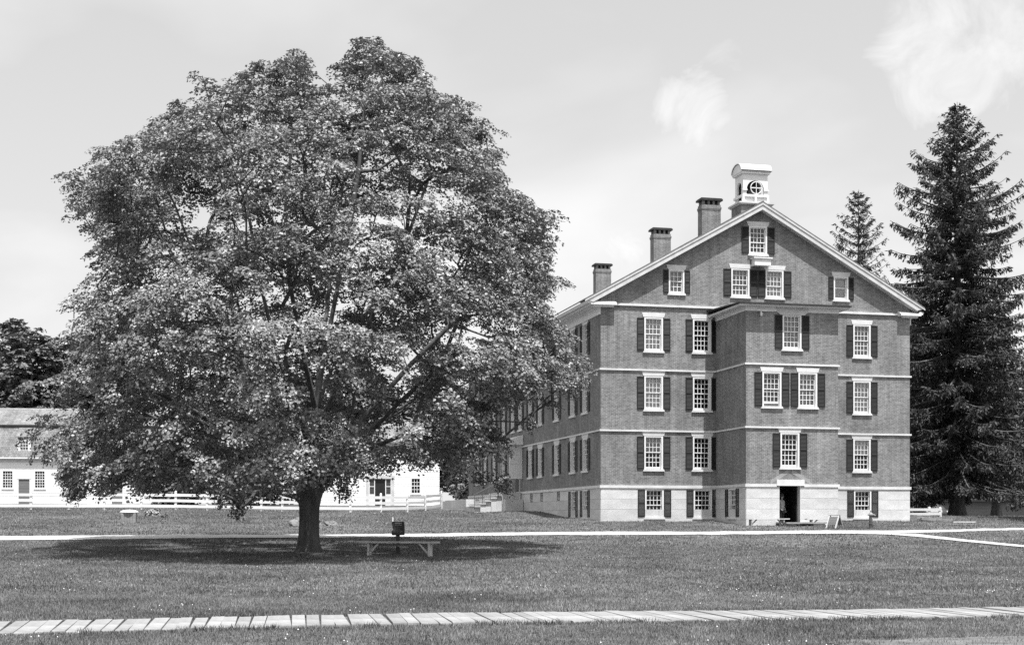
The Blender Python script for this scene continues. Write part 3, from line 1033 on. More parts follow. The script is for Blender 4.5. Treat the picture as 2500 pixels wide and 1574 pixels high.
MB().box(BU0 - .17, BU1 + .17, yc - rr - .075, yc - rr - .05, ZE + .125, ZE + .17).build('eave_strip', M['lead'], bf)

# side entrance: hooded porch high on the side wall, with a stone stair
PV0, PV1 = 16.4, 19.4
por = MB().box(-.85, -.03, PV0, PV0 + .08, 2.57, 4.62).box(-.85, -.77, PV0 + .08, PV1, 2.57, 2.75).build('porch', M['white'], house)
for px_, py_ in ((-.72, PV0 + .081), (-.2, PV0 + .081), (-.72, PV1 - .06)):
    MB().box(px_, px_ + .06, py_, py_ + .06, .8, 4.6).build('porch_post', M['trim'], por)
mb = MB()
for i in range(6):
    mb.box(-.78 + i * .12, -.74 + i * .12, PV0 - .02, PV0 - .002, 3.6, 4.5)
mb.box(-.85, -.05, PV0 - .02, PV0 - .003, 3.5, 3.58); mb.box(-.85, -.05, PV0 - .02, PV0 - .003, 4.5, 4.6)
mb.build('lattice', M['white'], por)
mb = MB()
mb.prism([(-1.15, 4.63), (-.03, 4.63), (-.03, 5.25), (-.35, 5.15), (-1.15, 4.78)], PV0 - .25, PV1 + .25)
mb.build('porch_roof', M['white'], por)
MB().box(-.02, -.003, PV0 + .9, PV0 + 1.9, 1.8, 4.0).build('porch_door', M['shutter'], por)
st = MB()
for i in range(6):
    x = -.9 - i * .34
    stp = MB().box(x - .33, x, PV0 + .32 + .05 * (i % 2), PV1 + .8, .2, 1.66 - i * .17).box(x - .37, x + .01, PV0 + .25, PV1 + .85, 1.685 - i * .17, 1.73 - i * .17)
    stp.build('stair_block', M['granite'], house)
MB().box(-.9, -.03, PV0 + .3, PV1 + .8, .2, 1.74).build('stair_landing', M['granite'], house)
mb = MB()
for i in range(5):
    x = -.95 - i * .5
    mb.tube([(x, PV0 + .35, 1.7 - i * .25), (x, PV0 + .35, 2.6 - i * .25)], [.02, .02], 5)
mb.tube([(-.9, PV0 + .35, 2.62), (-3.0, PV0 + .35, 1.58)], [.022, .022], 5)
mb.build('handrail', M['iron'], house)
MB().box(-1.2, -.05, PV0 - .3, PV0 + .22, .2, 1.30).build('areaway_wall', M['granite'], house)
# low granite wall on beyond the stair
wl = MB()
for i in range(5):
    MB().box(-2.0, -1.4, 24 + i * 1.9, 25.88 + i * 1.9, .3, 1.42 + random.uniform(-.04, .04)).build('granite_block', M['granite'], house)
# ------------------------------------------------------------------ white houses at the back


def small_window(parent, x, z0, z1, wd, rows, cols, y=0):
    f = MB()
    hw = wd / 2; h = z1 - z0
    f.box(-hw - .1, -hw, -.05, .08, -.08, h + .08); f.box(hw, hw + .1, -.05, .08, -.08, h + .08)
    f.box(-hw, hw, -.048, .08, h, h + .08); f.box(-hw - .14, hw + .14, -.08, .08, -.16, -.081)
    o = f.build('window', M['white'], parent, (x, y, z0))
    s = MB()
    m = .045
    for i in range(1, cols):
        xx = -hw + wd * i / cols; s.box(xx - m / 2, xx + m / 2, .01, .045, 0, h)
    for j in range(1, rows):
        zz = h * j / rows; mm = m * (1.7 if j == rows // 2 else 1)
        s.box(-hw, hw, .012, .042, zz - mm / 2, zz + mm / 2)
    s.build('muntins', M['white'], o)
    p = MB()
    for i in range(cols):
        for j in range(rows):
            a, b = -hw + wd * i / cols, -hw + wd * (i + 1) / cols; c, d = h * j / rows, h * (j + 1) / rows
            t = random.uniform(-.004, .004)
            p.face([(a, .055 + t, c), (b, .055 - t, c), (b, .055 - t, d), (a, .055 + t, d)])
    tag(p.build('panes', M['glass'], o), kind='stuff')
    return o


def clap_wall(mb, x0, x1, z0, z1, y, holes, pitch=.16):
    n = int(math.ceil((z1 - z0) / pitch))
    for i in range(n):
        a = z0 + i * pitch; b = min(z1, a + pitch)
        cuts = sorted((h[0], h[1]) for h in holes if h[2] < (a + b) / 2 < h[3])
        x = x0; segs = []
        for c in cuts:
            segs.append((x, c[0])); x = c[1]
        segs.append((x, x1))
        for s, e in segs:
            mb.face([(s, y - .022, a), (e, y - .022, a), (e, y, b), (s, y, b)])
            mb.face([(s, y, a), (e, y, a), (e, y - .022, a), (s, y - .022, a)])


hA = thing('meeting_house', 'long white house with shingled gambrel roof and small dormer behind the white fence', 'house', (-34.2, 135, EYE), .11)
base = 0.9
AW = [(-17.6, 4.69, 3.13), (-13.6, 4.69, 3.13), (-10.65, 4.69, 3.13), (-7.75, 4.69, 3.13), (-2.1, 4.69, 3.13)]
AD = [(-12.1, 1.75, 3.96), (-3.5, 1.75, 3.96)]
holes = [(x - .43, x + .43, b, t_) for x, t_, b in AW] + [(x - .5, x + .5, 1.0, t_) for x, b, t_ in AD]
mb = MB(); clap_wall(mb, -30, 0, base, 5.95, 0, holes)
mb.face([(0, 0, base), (0, 10, base), (0, 10, 5.95), (0, 8.3, 9.15), (0, 5, 10.9), (0, 1.7, 9.15), (0, 0, 5.95)])
mb.face([(-30, 0, base), (-30, 10, base), (-30, 10, 5.95), (-30, 8.3, 9.15), (-30, 5, 10.9), (-30, 1.7, 9.15), (-30, 0, 5.95)])
mb.face([(-30, 10, base), (0, 10, base), (0, 10, 5.95), (-30, 10, 5.95)])
mb.build('wall', M['siding'], hA)
for x, t_, b in AW:
    small_window(hA, x, b, t_, .86, 6, 4)
for x, b, t_ in AD:
    d = MB().box(x - .5, x + .5, .04, .09, 1.6, t_).build('door', M['barn'], hA)
    f = MB().box(x - .62, x - .5, -.04, .06, 1.6, t_).box(x + .5, x + .62, -.04, .06, 1.6, t_).box(x - .66, x + .66, -.05, .06, t_, t_ + .14)
    f.build('door_frame', M['white'], hA)
    MB().box(x - .8, x + .8, -.7, -.03, 1.2, 1.6).build('door_step', M['granite'], hA)
# gambrel roof: lower slope with a dormer, upper slope
LZ0, LY0, LZ1, LY1 = 6.02, -.35, 9.15, 1.65
mb = MB()
mb.face([(-30.3, LY0, LZ0), (.3, LY0, LZ0), (.3, LY1, LZ1), (-30.3, LY1, LZ1)])
mb.face([(-30.3, 10.35, LZ0), (.3, 10.35, LZ0), (.3, 8.35, LZ1), (-30.3, 8.35, LZ1)])
mb.build('lower_roof', M['shingle'], hA)
mb = MB()
mb.prism([(1.45, 9.10), (5, 10.85), (8.55, 9.10), (8.55, 9.2), (5, 10.97), (1.45, 9.2)], -30.35, .35, axis='x')
mb.build('upper_roof', M['shingle'], hA)
MB().box(-30.35, .35, 1.38, 1.45, 9.04, 9.16).build('roof_drip', M['lead'], hA)
MB().box(-30.4, .4, 4.9, 5.1, 10.93, 11.03).build('ridge_board', M['trim'], hA)
MB().box(-30.3, .3, -.40, -.02, 5.86, 6.0).build('eave', M['white'], hA)
MB().box(-30.3, .3, -.02, .0, 5.5, 5.86).build('frieze', M['trim'], hA)
dm = MB()
dx0 = -12.1
dm.box(dx0 - .62, dx0 + .62, .1, 1.6, 6.25, 7.85)
dr = dm.build('dormer', M['shingle'], hA)
MB().box(dx0 - .62, dx0 - .34, .04, .098, 6.3, 7.75).box(dx0 + .34, dx0 + .62, .04, .098, 6.3, 7.75).box(dx0 - .339, dx0 + .339, .04, .098, 7.5, 7.75).box(dx0 - .339, dx0 + .339, .04, .098, 6.3, 6.45).build('dormer_frame', M['white'], dr)
mb = MB()
for i in (1, 2):
    x = dx0 - .34 + .68 * i / 3; mb.box(x - .02, x + .02, .045, .08, 6.45, 7.5)
for j in (1, 2, 3):
    z = 6.45 + 1.05 * j / 4; mb.box(dx0 - .34, dx0 + .34, .047, .078, z - .022, z + .022)
mb.build('muntins', M['white'], dr)
mb = MB().box(dx0 - .339, dx0 + .339, .085, .095, 6.45, 7.5); mb.build('pane', M['car_dark'], dr)
mb = MB().prism([(-.05, 7.9), (1.7, 9.0), (1.7, 9.08), (-.05, 7.98)], dx0 - .75, dx0 + .75, axis='x'); mb.build('dormer_roof', M['shingle'], dr)
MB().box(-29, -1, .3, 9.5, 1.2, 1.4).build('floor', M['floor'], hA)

hB = thing('white_house', 'white clapboard house with sidelights beside its dark door, seen under the big tree', 'house', (-6.58, 128, EYE), .11)
base = .6
BWn = [(-2.15, 3.81, 2.5), (-8.6, 3.81, 2.5), (-2.15, 6.6, 5.4), (-5.4, 6.6, 5.4), (-8.6, 6.6, 5.4)]
holes = [(x - .36, x + .36, b, t_) for x, t_, b in BWn] + [(-6.35, -4.38, .9, 3.79)]
mb = MB(); clap_wall(mb, -12.3, 0, base, 7.2, 0, holes)
mb.face([(0, 0, base), (0, 9, base), (0, 9, 7.2), (0, 4.5, 9.6), (0, 0, 7.2)])
mb.face([(-12.3, 0, base), (-12.3, 9, base), (-12.3, 9, 7.2), (-12.3, 4.5, 9.6), (-12.3, 0, 7.2)])
mb.build('wall', M['siding'], hB)
for x, t_, b in BWn:
    small_window(hB, x, b, t_, .72, 4, 3)
MB().box(-5.78, -4.95, .10, .14, 1.3, 3.79).build('door', M['shutter'], hB)
for x in (-6.1, -4.62):
    s = MB().box(x - .28, x - .2, .02, .10, 1.3, 3.79).box(x + .2, x + .28, .02, .10, 1.3, 3.79).box(x - .2, x + .2, .022, .10, 3.06, 3.12).box(x - .2, x + .2, .02, .10, 1.3, 2.4).build('sidelight', M['white'], hB)
    MB().box(x - .2, x + .2, .07, .08, 2.4, 3.06).box(x - .2, x + .2, .07, .08, 3.12, 3.79).build('pane', M['car_dark'], s)
mb = MB().box(-6.62, -6.38, -.05, .12, .9, 3.79).box(-4.34, -4.08, -.05, .12, .9, 3.79).box(-6.66, -4.04, -.06, .12, 3.791, 4.1)
mb.build('door_surround', M['trim'], hB)
MB().box(-6.7, -4.0, -1.2, -.07, .6, 1.3).build('door_step', M['granite'], hB)
for yy in (0, 1):
    mb = MB()
    mb.prism([(-.45, 7.0), (4.55, 9.65), (4.55, 9.78), (-.45, 7.13)] if yy == 0 else [(9.45, 7.0), (4.45, 9.65), (4.45, 9.78), (9.45, 7.13)], -12.6, .3, axis='x')
    mb.build('roof', M['shingle'], hB)
MB().box(-12.6, .3, -.4, -.02, 6.96, 7.04).build('eave', M['white'], hB)
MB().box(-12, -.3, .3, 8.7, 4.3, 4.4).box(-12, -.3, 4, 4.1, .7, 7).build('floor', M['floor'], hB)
p = MB().box(-.09, .09, -.09, .09, 0, 1.62).lathe([(.14, 1.62), (.14, 1.7), (.05, 1.76)], 0, 0, 8).build('white_post', M['white'], None, (-6.02, 120.5, EYE + 1.05))
tag(p, 'slim white post standing just right of the white house', 'post')

# ------------------------------------------------------------------ fences


def rail_fence(name, label, pts, hts, post_h, post_w, rail_h, skip=(), zs=None, group=None):
    x0, y0 = pts[0]; z0 = zs[0] if zs else gz(x0, y0)
    F = thing(name, label, 'fence', (x0, y0, z0), 0, group)
    P = [Vector((x - x0, y - y0, (zs[i] if zs else gz(x, y)) - z0)) for i, (x, y) in enumerate(pts)]
    for i, p in enumerate(P):
        hgt = post_h + random.uniform(-.03, .03)
        mb = MB().box(-post_w / 2, post_w / 2, -post_w / 2, post_w / 2, -.3, hgt)
        k = post_w / 2
        mb.face([(-k, -k, hgt), (k, -k, hgt), (0, 0, hgt + .05)]); mb.face([(k, -k, hgt), (k, k, hgt), (0, 0, hgt + .05)])
        mb.face([(k, k, hgt), (-k, k, hgt), (0, 0, hgt + .05)]); mb.face([(-k, k, hgt), (-k, -k, hgt), (0, 0, hgt + .05)])
        mb.build('post', M['white'], F, p)
    for i in range(len(P) - 1):
        if i in skip:
            continue
        for h in hts:
            a = P[i] + Vector((0, -post_w / 2 - .02, h + random.uniform(-.012, .012))); b = P[i + 1] + Vector((0, -post_w / 2 - .02, h + random.uniform(-.012, .012)))
            o = (a + b) / 2
            MB().beam(a - o, b - o + (b - a).normalized() * .002, .035, rail_h).build('rail', M['white'], F, o)
    return F


fp = [(-38.4, 83.4), (-35.8, 84.3), (-33.3, 85.1), (-31.3, 85.7), (-29.37, 86.16), (-27.15, 86.44), (-25.02, 86.54), (-22.87, 87.04), (-20.88, 87.6), (-18.9, 87.5), (-17.0, 87.2), (-15.4, 86.8),
      (-14.03, 86.28), (-11.8, 85.4), (-9.72, 84.9), (-7.98, 85.9), (-6.5, 87.6), (-5.55, 90.3), (-4.75, 95.0)]
rail_fence('white_fence', 'white three-rail fence across the lawn in front of the white houses', fp, (.22, .56, .90), 1.12, .13, .17)
rp = [(22.9, 84.6), (24.85, 84.0), (25.45, 83.85)]
zg = max(gz(*q) for q in rp)
rail_fence('white_fence', 'short two-rail white fence between the brick corner and the big spruce', rp, (EYE + .405 - zg, EYE + .67 - zg), EYE + .80 - zg, .13, .15, zs=[zg] * 3)

# ------------------------------------------------------------------ cars, barn


def car(x, y, rz, paint, label):
    t_ = thing('parked_car', label, 'car', (x, y, gz(x, y)), rz, 'cars parked beyond the right fence')
    b = MB()
    side = [(-2.1, .3), (-2.15, .55), (-2.05, .78), (-1.2, .88), (1.25, .9), (2.0, .84), (2.15, .6), (2.1, .3)]
    n = len(side)
    for sx in ((-.72, .0), (-.84, .06), (.84, .06), (.72, .0)):
        b.v.extend([(sx[0], p[0] * (1 if abs(sx[0]) < .8 else .98), p[1]) for p in side])
    for k in range(3):
        for i in range(n):
            b.f.append((k * n + i, k * n + (i + 1) % n, (k + 1) * n + (i + 1) % n, (k + 1) * n + i))
    b.f.append(tuple(range(n))); b.f.append(tuple(reversed(range(3 * n, 4 * n))))
    b.build('body', paint, t_)
    cb = MB()
    lo = [(-1.25, .88), (1.6, .9)]; hi = [(-.55, 1.36), (1.0, 1.38)]
    v = []
    for (yy, z, hw) in ((-1.25, .88, .76), (1.6, .9, .76), (-.55, 1.34, .58), (1.0, 1.36, .58), (-.5, 1.42, .5), (.9, 1.43, .5)):
        v += [(-hw, yy, z), (hw, yy, z)]
    gl = MB(); gl.v = v[:8]; gl.f = [(0, 1, 5, 4), (2, 6, 7, 3), (0, 4, 6, 2), (1, 3, 7, 5)]
    gl.build('windows', M['car_dark'], t_)
    r = MB(); r.v = [tuple(q) for q in v[4:]]; r.f = [(0, 1, 5, 4), (4, 5, 7, 6), (2, 6, 7, 3), (0, 4, 6, 2), (1, 3, 7, 5)]
    r.build('roof', paint, t_)
    pl = MB()
    for sx in (-1, 1):
        pl.beam((sx * .765, -1.25, .88), (sx * .585, -.55, 1.345), .06, .05); pl.beam((sx * .765, 1.6, .9), (sx * .585, 1.0, 1.365), .07, .05)
        pl.beam((sx * .77, .2, .88), (sx * .59, .2, 1.36), .05, .05)
    pl.build('pillars', paint, t_)
    for sx in (-.78, .78):
        for yy in (-1.35, 1.35):
            wv = MB(); rr = .31
            wv.prism([(yy + rr * math.cos(a * math.pi / 8), rr + rr * math.sin(a * math.pi / 8)) for a in range(16)], sx - .1, sx + .1, axis='x')
            wv.build('wheel', M['tyre'], t_)
    for sx in (-.58, .58):
        MB().box(sx - .16, sx + .16, -2.17, -2.1, .58, .72).build('headlight', M['white'], t_)
    MB().box(-.85, .85, -2.2, -2.12, .38, .5).build('bumper', M['iron'], t_)
    return t_


car(40.9, 140, .2, M['car_pale'], 'pale car parked beyond the right fence, next to the brick corner')
car(42.6, 143, .2, M['car_dark'], 'darker car parked beyond the right fence, half behind the spruce')

bn = thing('barn', 'low grey clapboard barn with dark roof behind the spruces on the right', 'barn', (45.8, 150, EYE + .1), -.05)
mb = MB(); clap_wall(mb, 0, 30, -.6, 2.2, 0, [], .17)
mb.face([(0, 0, -.6), (0, 9, -.6), (0, 9, 2.2), (0, 4.5, 5.2), (0, 0, 2.2)])
mb.build('wall', M['barn'], bn)
MB().prism([(-.6, 1.95), (4.6, 5.2), (4.6, 5.35), (-.6, 2.12)], -.4, 30.4, axis='x').prism([(9.6, 1.95), (4.5, 5.2), (4.5, 5.35), (9.6, 2.12)], -.4, 30.4, axis='x').build('roof', M['lead'], bn)

# ------------------------------------------------------------------ small things
# bench under the tree
bx, by = -3.42, 42.9
bz = gz(bx, by)
bt = thing('bench', 'long backless plank bench with braced ends in the shade of the big tree', 'bench', (bx, by, bz), math.atan2(42.45 - 43.4, 2.0) * .62)
MB().box(-1.24, 1.24, -.15, .15, .40, .45).build('seat', M['trim'], bt)
for sx in (-1, 1):
    x = sx * .98
    MB().box(x - .03, x + .03, -.13, .13, -.1, .399).build('leg', M['palewood'], bt)
    MB().beam((x - sx * .031, -.05, .08), (x - sx * .33, -.05, .392), .09, .05).build('brace', M['palewood'], bt)
MB().box(-.92, .92, .10, .125, .29, .373).build('apron', M['wood'], bt)

# sign on its post behind the bench
sx_, sy_ = -3.56, 44.0
sz_ = gz(sx_, sy_)
sg = thing('lectern_sign', 'dark sign board with pale lines of print on a short post behind the plank bench', 'sign', (sx_, sy_, sz_), .12)
MB().box(-.062, .062, -.05, .05, -.2, .70).build('post', M['sign'], sg)
tilt = .30
brd = MB()
po = [(-.175, -.235), (.205, -.225), (.21, .0), (.19, .2), (-.19, .2), (-.165, 0), (-.15, -.06), (-.2, -.12), (-.2, -.2)]
brd.prism(po, -.02, .03)
b = brd.build('board', M['sign'], sg, (0, -.06, .82)); b.rotation_euler = (-tilt, 0, .0)
for (z, hgt, a, c, m) in ((.145, .05, -.1, .115, 'print'), (.085, .018, -.09, .12, 'print'), (.05, .014, -.1, .12, 'print_dim'), (.02, .014, -.09, .115, 'print_dim')):
    MB().box(a, c, -.024, -.0205, z - hgt / 2, z + hgt / 2).build('print_line', M[m], b)
mb = MB(); n = 20
mb.prism([(.03 + .085 * math.cos(2 * math.pi * i / n), -.115 + .07 * math.sin(2 * math.pi * i / n)) for i in range(n)], -.023, -.0205)
mb.build('print_emblem', M['print_dim'], b)
MB().box(-.05, .05, .0, .09, .62, .74).build('bracket', M['sign'], sg)

stk = MB().box(-.035, .02, -.02, .02, -.1, .24).prism([(-.035, .24), (.02, .24), (-.01, .30)], -.02, .02).build('marker_stake', M['white'], None, (-5.6, 66.4, gz(-5.6, 66.4)))
tag(stk, 'little white marker stake in the lawn beyond the dark sign', 'stake')

# wellhead box with pale lid on the left lawn
wx, wy = -17.5, 64.5
wb_ = thing('well_box', 'grey boarded box with a pale domed lid on the left lawn', 'well box', (wx, wy, gz(wx, wy)), .15)
for sx, sy, lx, ly in ((0, -.3, .62, 0), (0, .3, .62, 0), (-.31, 0, 0, .56), (.31, 0, 0, .56)):
    n = 5
    for i in range(n):
        if lx:
            x = -.31 + .62 * (i + .5) / n
            MB().box(x - .058, x + .058, sy - .015, sy + .015, -.1, .44 + random.uniform(-.01, .01)).build('board', M['wood'], wb_)
        else:
            y = -.28 + .56 * (i + .5) / n
            MB().box(sx - .015, sx + .015, y - .052, y + .052, -.1, .44).build('board', M['wood'], wb_)
MB().lathe([(.40, .44), (.42, .47), (.40, .52), (.28, .57), (.1, .595)], 0, 0, 16).build('lid', M['marble'], wb_)

# rock outcrop left of the trunk


def rock(x, y, sx, sy, sz, label, seed):
    r = np.random.default_rng(seed)
    import bmesh
    bm = bmesh.new(); bmesh.ops.create_icosphere(bm, subdivisions=4, radius=1)
    ph = r.uniform(0, 6, 12)
    for v in bm.verts:
        c = v.co
        d = 1 + .22 * math.sin(2.3 * c.x + ph[0]) * math.sin(2.7 * c.y + ph[1]) + .12 * math.sin(6 * c.x + ph[2] + 3 * c.z) + .08 * math.sin(9 * c.z + ph[3] + 5 * c.x) + .05 * r.normal()
        v.co = Vector((c.x * sx * d, c.y * sy * d, max(-.3, c.z * sz * d)))
    me = bpy.data.meshes.new('rock'); bm.to_mesh(me); bm.free(); me.materials.append(M['rock'])
    o = link('rock', me, None, (x, y, gz(x, y)))
    return tag(o, label, 'rock')


rock(-9.15, 62.5, .75, .5, .50, 'broad pale rock breaking the lawn behind the big tree trunk', 3)
rock(-8.15, 63.0, .32, .3, .2, 'small dark-topped rock at the right edge of the trunk', 8)

# hydrant
hy = thing('hydrant', 'dark standpipe hydrant with flared cap between gravel path and brick wall', 'hydrant', (16.63, 65.4, gz(16.63, 65.4)), .3)
MB().lathe([(.10, -.1), (.10, .03), (.085, .04), (.085, .2), (.10, .21), (.10, .25), (.08, .26), (.075, .60), (.085, .61)], 0, 0, 14).build('barrel', M['iron'], hy)
MB().lathe([(.085, .611), (.11, .63), (.11, .66), (.09, .71), (.06, .74), (.035, .76), (.035, .84), (.01, .86)], 0, 0, 14).build('cap', M['iron_light'], hy)
mb = MB().tube([(.07, 0, .66), (.16, -.02, .64), (.22, -.03, .60)], [.03, .035, .04], 8); mb.build('nozzle', M['iron_light'], hy)
mb = MB().tube([(-.07, 0, .66), (-.15, -.02, .64)], [.03, .035], 8); mb.build('nozzle', M['iron_light'], hy)
mb = MB().tube([(0, -.08, .17), (.12, -.1, .17)], [.03, .035], 8); mb.build('outlet', M['iron'], hy)

# sandwich board
ab = thing('sandwich_board', 'small pale sandwich board standing on the grass right of the basement door', 'sign', (15.0, 65.6, gz(15.0, 65.6)), -.85)
for sy in (-1, 1):
    m = M['palewood'] if sy < 0 else M['wood']
    mb = MB()
    for x in (-.26, .26):
        mb.beam((x, sy * .30, -.02), (x, sy * .02, .58), .045, .05)
    mb.build('leg_frame', m, ab)
    pn = MB(); pn.face([(-.235, sy * .225, .15), (.235, sy * .225, .15), (.235, sy * .045, .53), (-.235, sy * .045, .53)])
    pn.face([(-.235, sy * .210, .15), (-.235, sy * .03, .53), (.235, sy * .03, .53), (.235, sy * .210, .15)])
    p = pn.build('panel', M['barn'] if sy < 0 else M['wood'], ab)
    if sy < 0:
        for z, hw in ((.46, .17), (.36, .19), (.27, .12)):
            f = (z - .15) / .38; yy = -.225 + f * .18
            MB().beam((-hw, yy - .006, z), (hw, yy - .006, z), .01, .045).build('print_line', M['print'], ab)
MB().box(-.30, .30, -.04, .04, .585, .615).build('top_rail', M['wood'], ab)

# benches, step and person at the basement door
def door_bench(u0, u1, v, label, z):
    x = BX + u0 * C_ - v * S_; y = BY + u0 * S_ + v * C_
    zz = gz(x, y)
    t_ = thing('plank_bench', label, 'bench', (x, y, zz), TH, 'plank benches by the basement door')
    Lb = u1 - u0; h = EYE + z - zz
    MB().box(0, Lb, -.15, .15, h - .045, h).build('seat', M['palewood'], t_)
    for x0, sgn in ((.28, 1), (Lb - .28, -1)):
        MB().box(x0 - .03, x0 + .03, -.13, .13, -.1, h - .046).build('leg', M['wood'], t_)
        MB().beam((x0 + sgn * .031, -.04, .06), (x0 + sgn * .30, -.04, h - .05), .09, .04).build('brace', M['wood'], t_)


door_bench(5.75, 7.98, -BP - .75, 'pale plank bench against the granite left of the basement door', .115)
door_bench(8.98, 10.75, -BP - .55, 'pale plank bench against the granite right of the basement door', .10)


def blk(name, m, u0, u1, v0, v1, z0, z1, label=None, cat=None, parent=None):
    cu, cv = (u0 + u1) / 2, (v0 + v1) / 2
    x = BX + cu * C_ - cv * S_; y = BY + cu * S_ + cv * C_
    mb = MB().box(-(u1 - u0) / 2, (u1 - u0) / 2, -(v1 - v0) / 2, (v1 - v0) / 2, 0, z1 - z0)
    if parent is None:
        o = mb.build(name, m, None, (x, y, EYE + z0)); o.rotation_euler = (0, 0, TH)
        return tag(o, label, cat)
    o = mb.build(name, m, parent, (cu, cv, z0))
    return o


blk('door_platform', M['slab'], 7.65, 9.75, -BP - 1.25, -BP - .03, -.14, -.065, None, None, house)
blk('platform_block', M['granite'], 9.1, 9.7, -BP - 1.15, -BP - .3, -.6, -.141, None, None, house)
blk('platform_block', M['granite'], 7.7, 7.95, -BP - 1.0, -BP - .3, -.6, -.141, None, None, house)

# fallen timber and planks by the right fence
t_ = thing('timber_pile', 'weathered beams and a stone block lying on the ground at the right brick corner', 'timber', (22.2, 74.8, gz(22.2, 74.8)), .12)
MB().beam((-.9, .1, .22), (1.4, .55, .02), .2, .16).build('beam', M['wood'], t_)
MB().beam((-.6, -.15, .14), (.6, -.1, .04), .14, .12).build('beam', M['wood'], t_)
MB().box(-1.25, -.85, -.2, .25, -.1, .34).build('stone_block', M['rock'], t_)
MB().beam((.2, -.3, .05), (.75, -.45, .03), .16, .1).build('beam', M['wood'], t_)
pk = MB().box(-.6, .6, -.12, .12, 0, .06).build('loose_plank', M['palewood'], None, (23.4, 73.1, gz(23.4, 73.1) + .02)); pk.rotation_euler = (0, 0, .1)
tag(pk, 'single pale plank lying flat on the grass right of the timber', 'plank')


# person inside the doorway, built as one skinned body
def person(u, v, z0, label):
    x = BX + u * C_ - v * S_; y = BY + u * S_ + v * C_
    P = thing('person', label, 'person', (x, y, EYE + z0), TH + .5)
    import bmesh

    def skin(name, verts, edges, rad, m, root=0):
        me = bpy.data.meshes.new(name); me.from_pydata(verts, edges, [])
        o = link(name, me, P)
        o.modifiers.new('skin', 'SKIN')
        for i, r in enumerate(rad):
            d = me.skin_vertices[0].data[i]
            d.radius = (r, r) if not isinstance(r, tuple) else r
            d.use_root = (i == root)
        s = o.modifiers.new('sub', 'SUBSURF'); s.levels = 1; s.render_levels = 1
        me.materials.append(m)
        return o
    body = [(0, 0, .92), (0, .01, 1.12), (0, 0, 1.32), (0, -.01, 1.43), (0, -.03, 1.50), (0, -.05, 1.60), (0, -.04, 1.69),
            (-.17, .01, 1.37), (-.23, .0, 1.12), (-.19, -.16, .95), (-.17, -.24, .93),
            (.17, .01, 1.37), (.24, .02, 1.12), (.22, -.08, .90), (.21, -.12, .83),
            (-.09, 0, .86), (-.11, -.02, .48), (-.11, .03, .08), (-.11, -.13, .03), (.09, 0, .86), (.11, .0, .48), (.11, .05, .08), (.11, -.11, .03)]
    ed = [(0, 1), (1, 2), (2, 3), (3, 4), (4, 5), (5, 6), (2, 7), (7, 8), (8, 9), (9, 10), (2, 11), (11, 12), (12, 13), (13, 14), (0, 15), (15, 16), (16, 17), (17, 18), (0, 19), (19, 20), (20, 21), (21, 22)]
    ra = [.13, .12, .14, .06, .05, .085, .06, .055, .042, .033, .03, .055, .042, .033, .03, .085, .058, .04, .035, .085, .058, .04, .035]
    skin('body', body, ed, ra, M['skin'])
    skin('shirt', [(0, 0, .93), (0, .01, 1.12), (0, 0, 1.33), (0, -.01, 1.41), (-.18, .01, 1.38), (-.235, 0, 1.14), (.18, .01, 1.38), (.245, .02, 1.14)], [(0, 1), (1, 2), (2, 3), (2, 4), (4, 5), (2, 6), (6, 7)], [.16, .145, .165, .075, .075, .065, .075, .065], M['shirt'])
    skin('trousers', [(0, 0, .95), (-.09, 0, .86), (-.11, -.02, .48), (-.11, .03, .1), (.09, 0, .86), (.11, 0, .48), (.11, .05, .1)], [(0, 1), (1, 2), (2, 3), (0, 4), (4, 5), (5, 6)], [.15, .1, .075, .065, .1, .075, .065], M['trousers'])
    hr = MB().lathe([(.088, 1.60), (.098, 1.66), (.09, 1.72), (.06, 1.765), (.02, 1.78)], 0, -.03, 12).build('hair', M['trousers'], P, None, None)
    MB().prism([(-.012, 1.585), (.012, 1.585), (.006, 1.63), (-.006, 1.63)], -.152, -.12).build('nose', M['skin'], P)


person(8.22, -BP + .62, -.42, 'person in a pale shirt standing in the dark basement doorway')
# ------------------------------------------------------------------ vegetation


def leaf_arrays(c, n, size, fold=.16):
    """little folded leaves: centres c, normals n, lengths size"""
    k = len(c)
    n = n / np.linalg.norm(n, axis=1, keepdims=True)
    r = rng.normal(size=(k, 3)); t = r - n * (r * n).sum(1, keepdims=True)
    t /= np.linalg.norm(t, axis=1, keepdims=True) + 1e-9
    b = np.cross(n, t)
    s = size[:, None]
    v = np.stack([c - t * s * .5, c + b * s * .42 + n * s * fold - t * s * .02, c + t * s * .52 - n * s * .05, c - b * s * .42 + n * s * fold - t * s * .02], 1).reshape(-1, 3)
    i = np.arange(k)[:, None] * 4
    f = np.concatenate([i + np.array([[0, 1, 2]]), i + np.array([[0, 2, 3]])], 1).reshape(-1, 3)
    return v, f


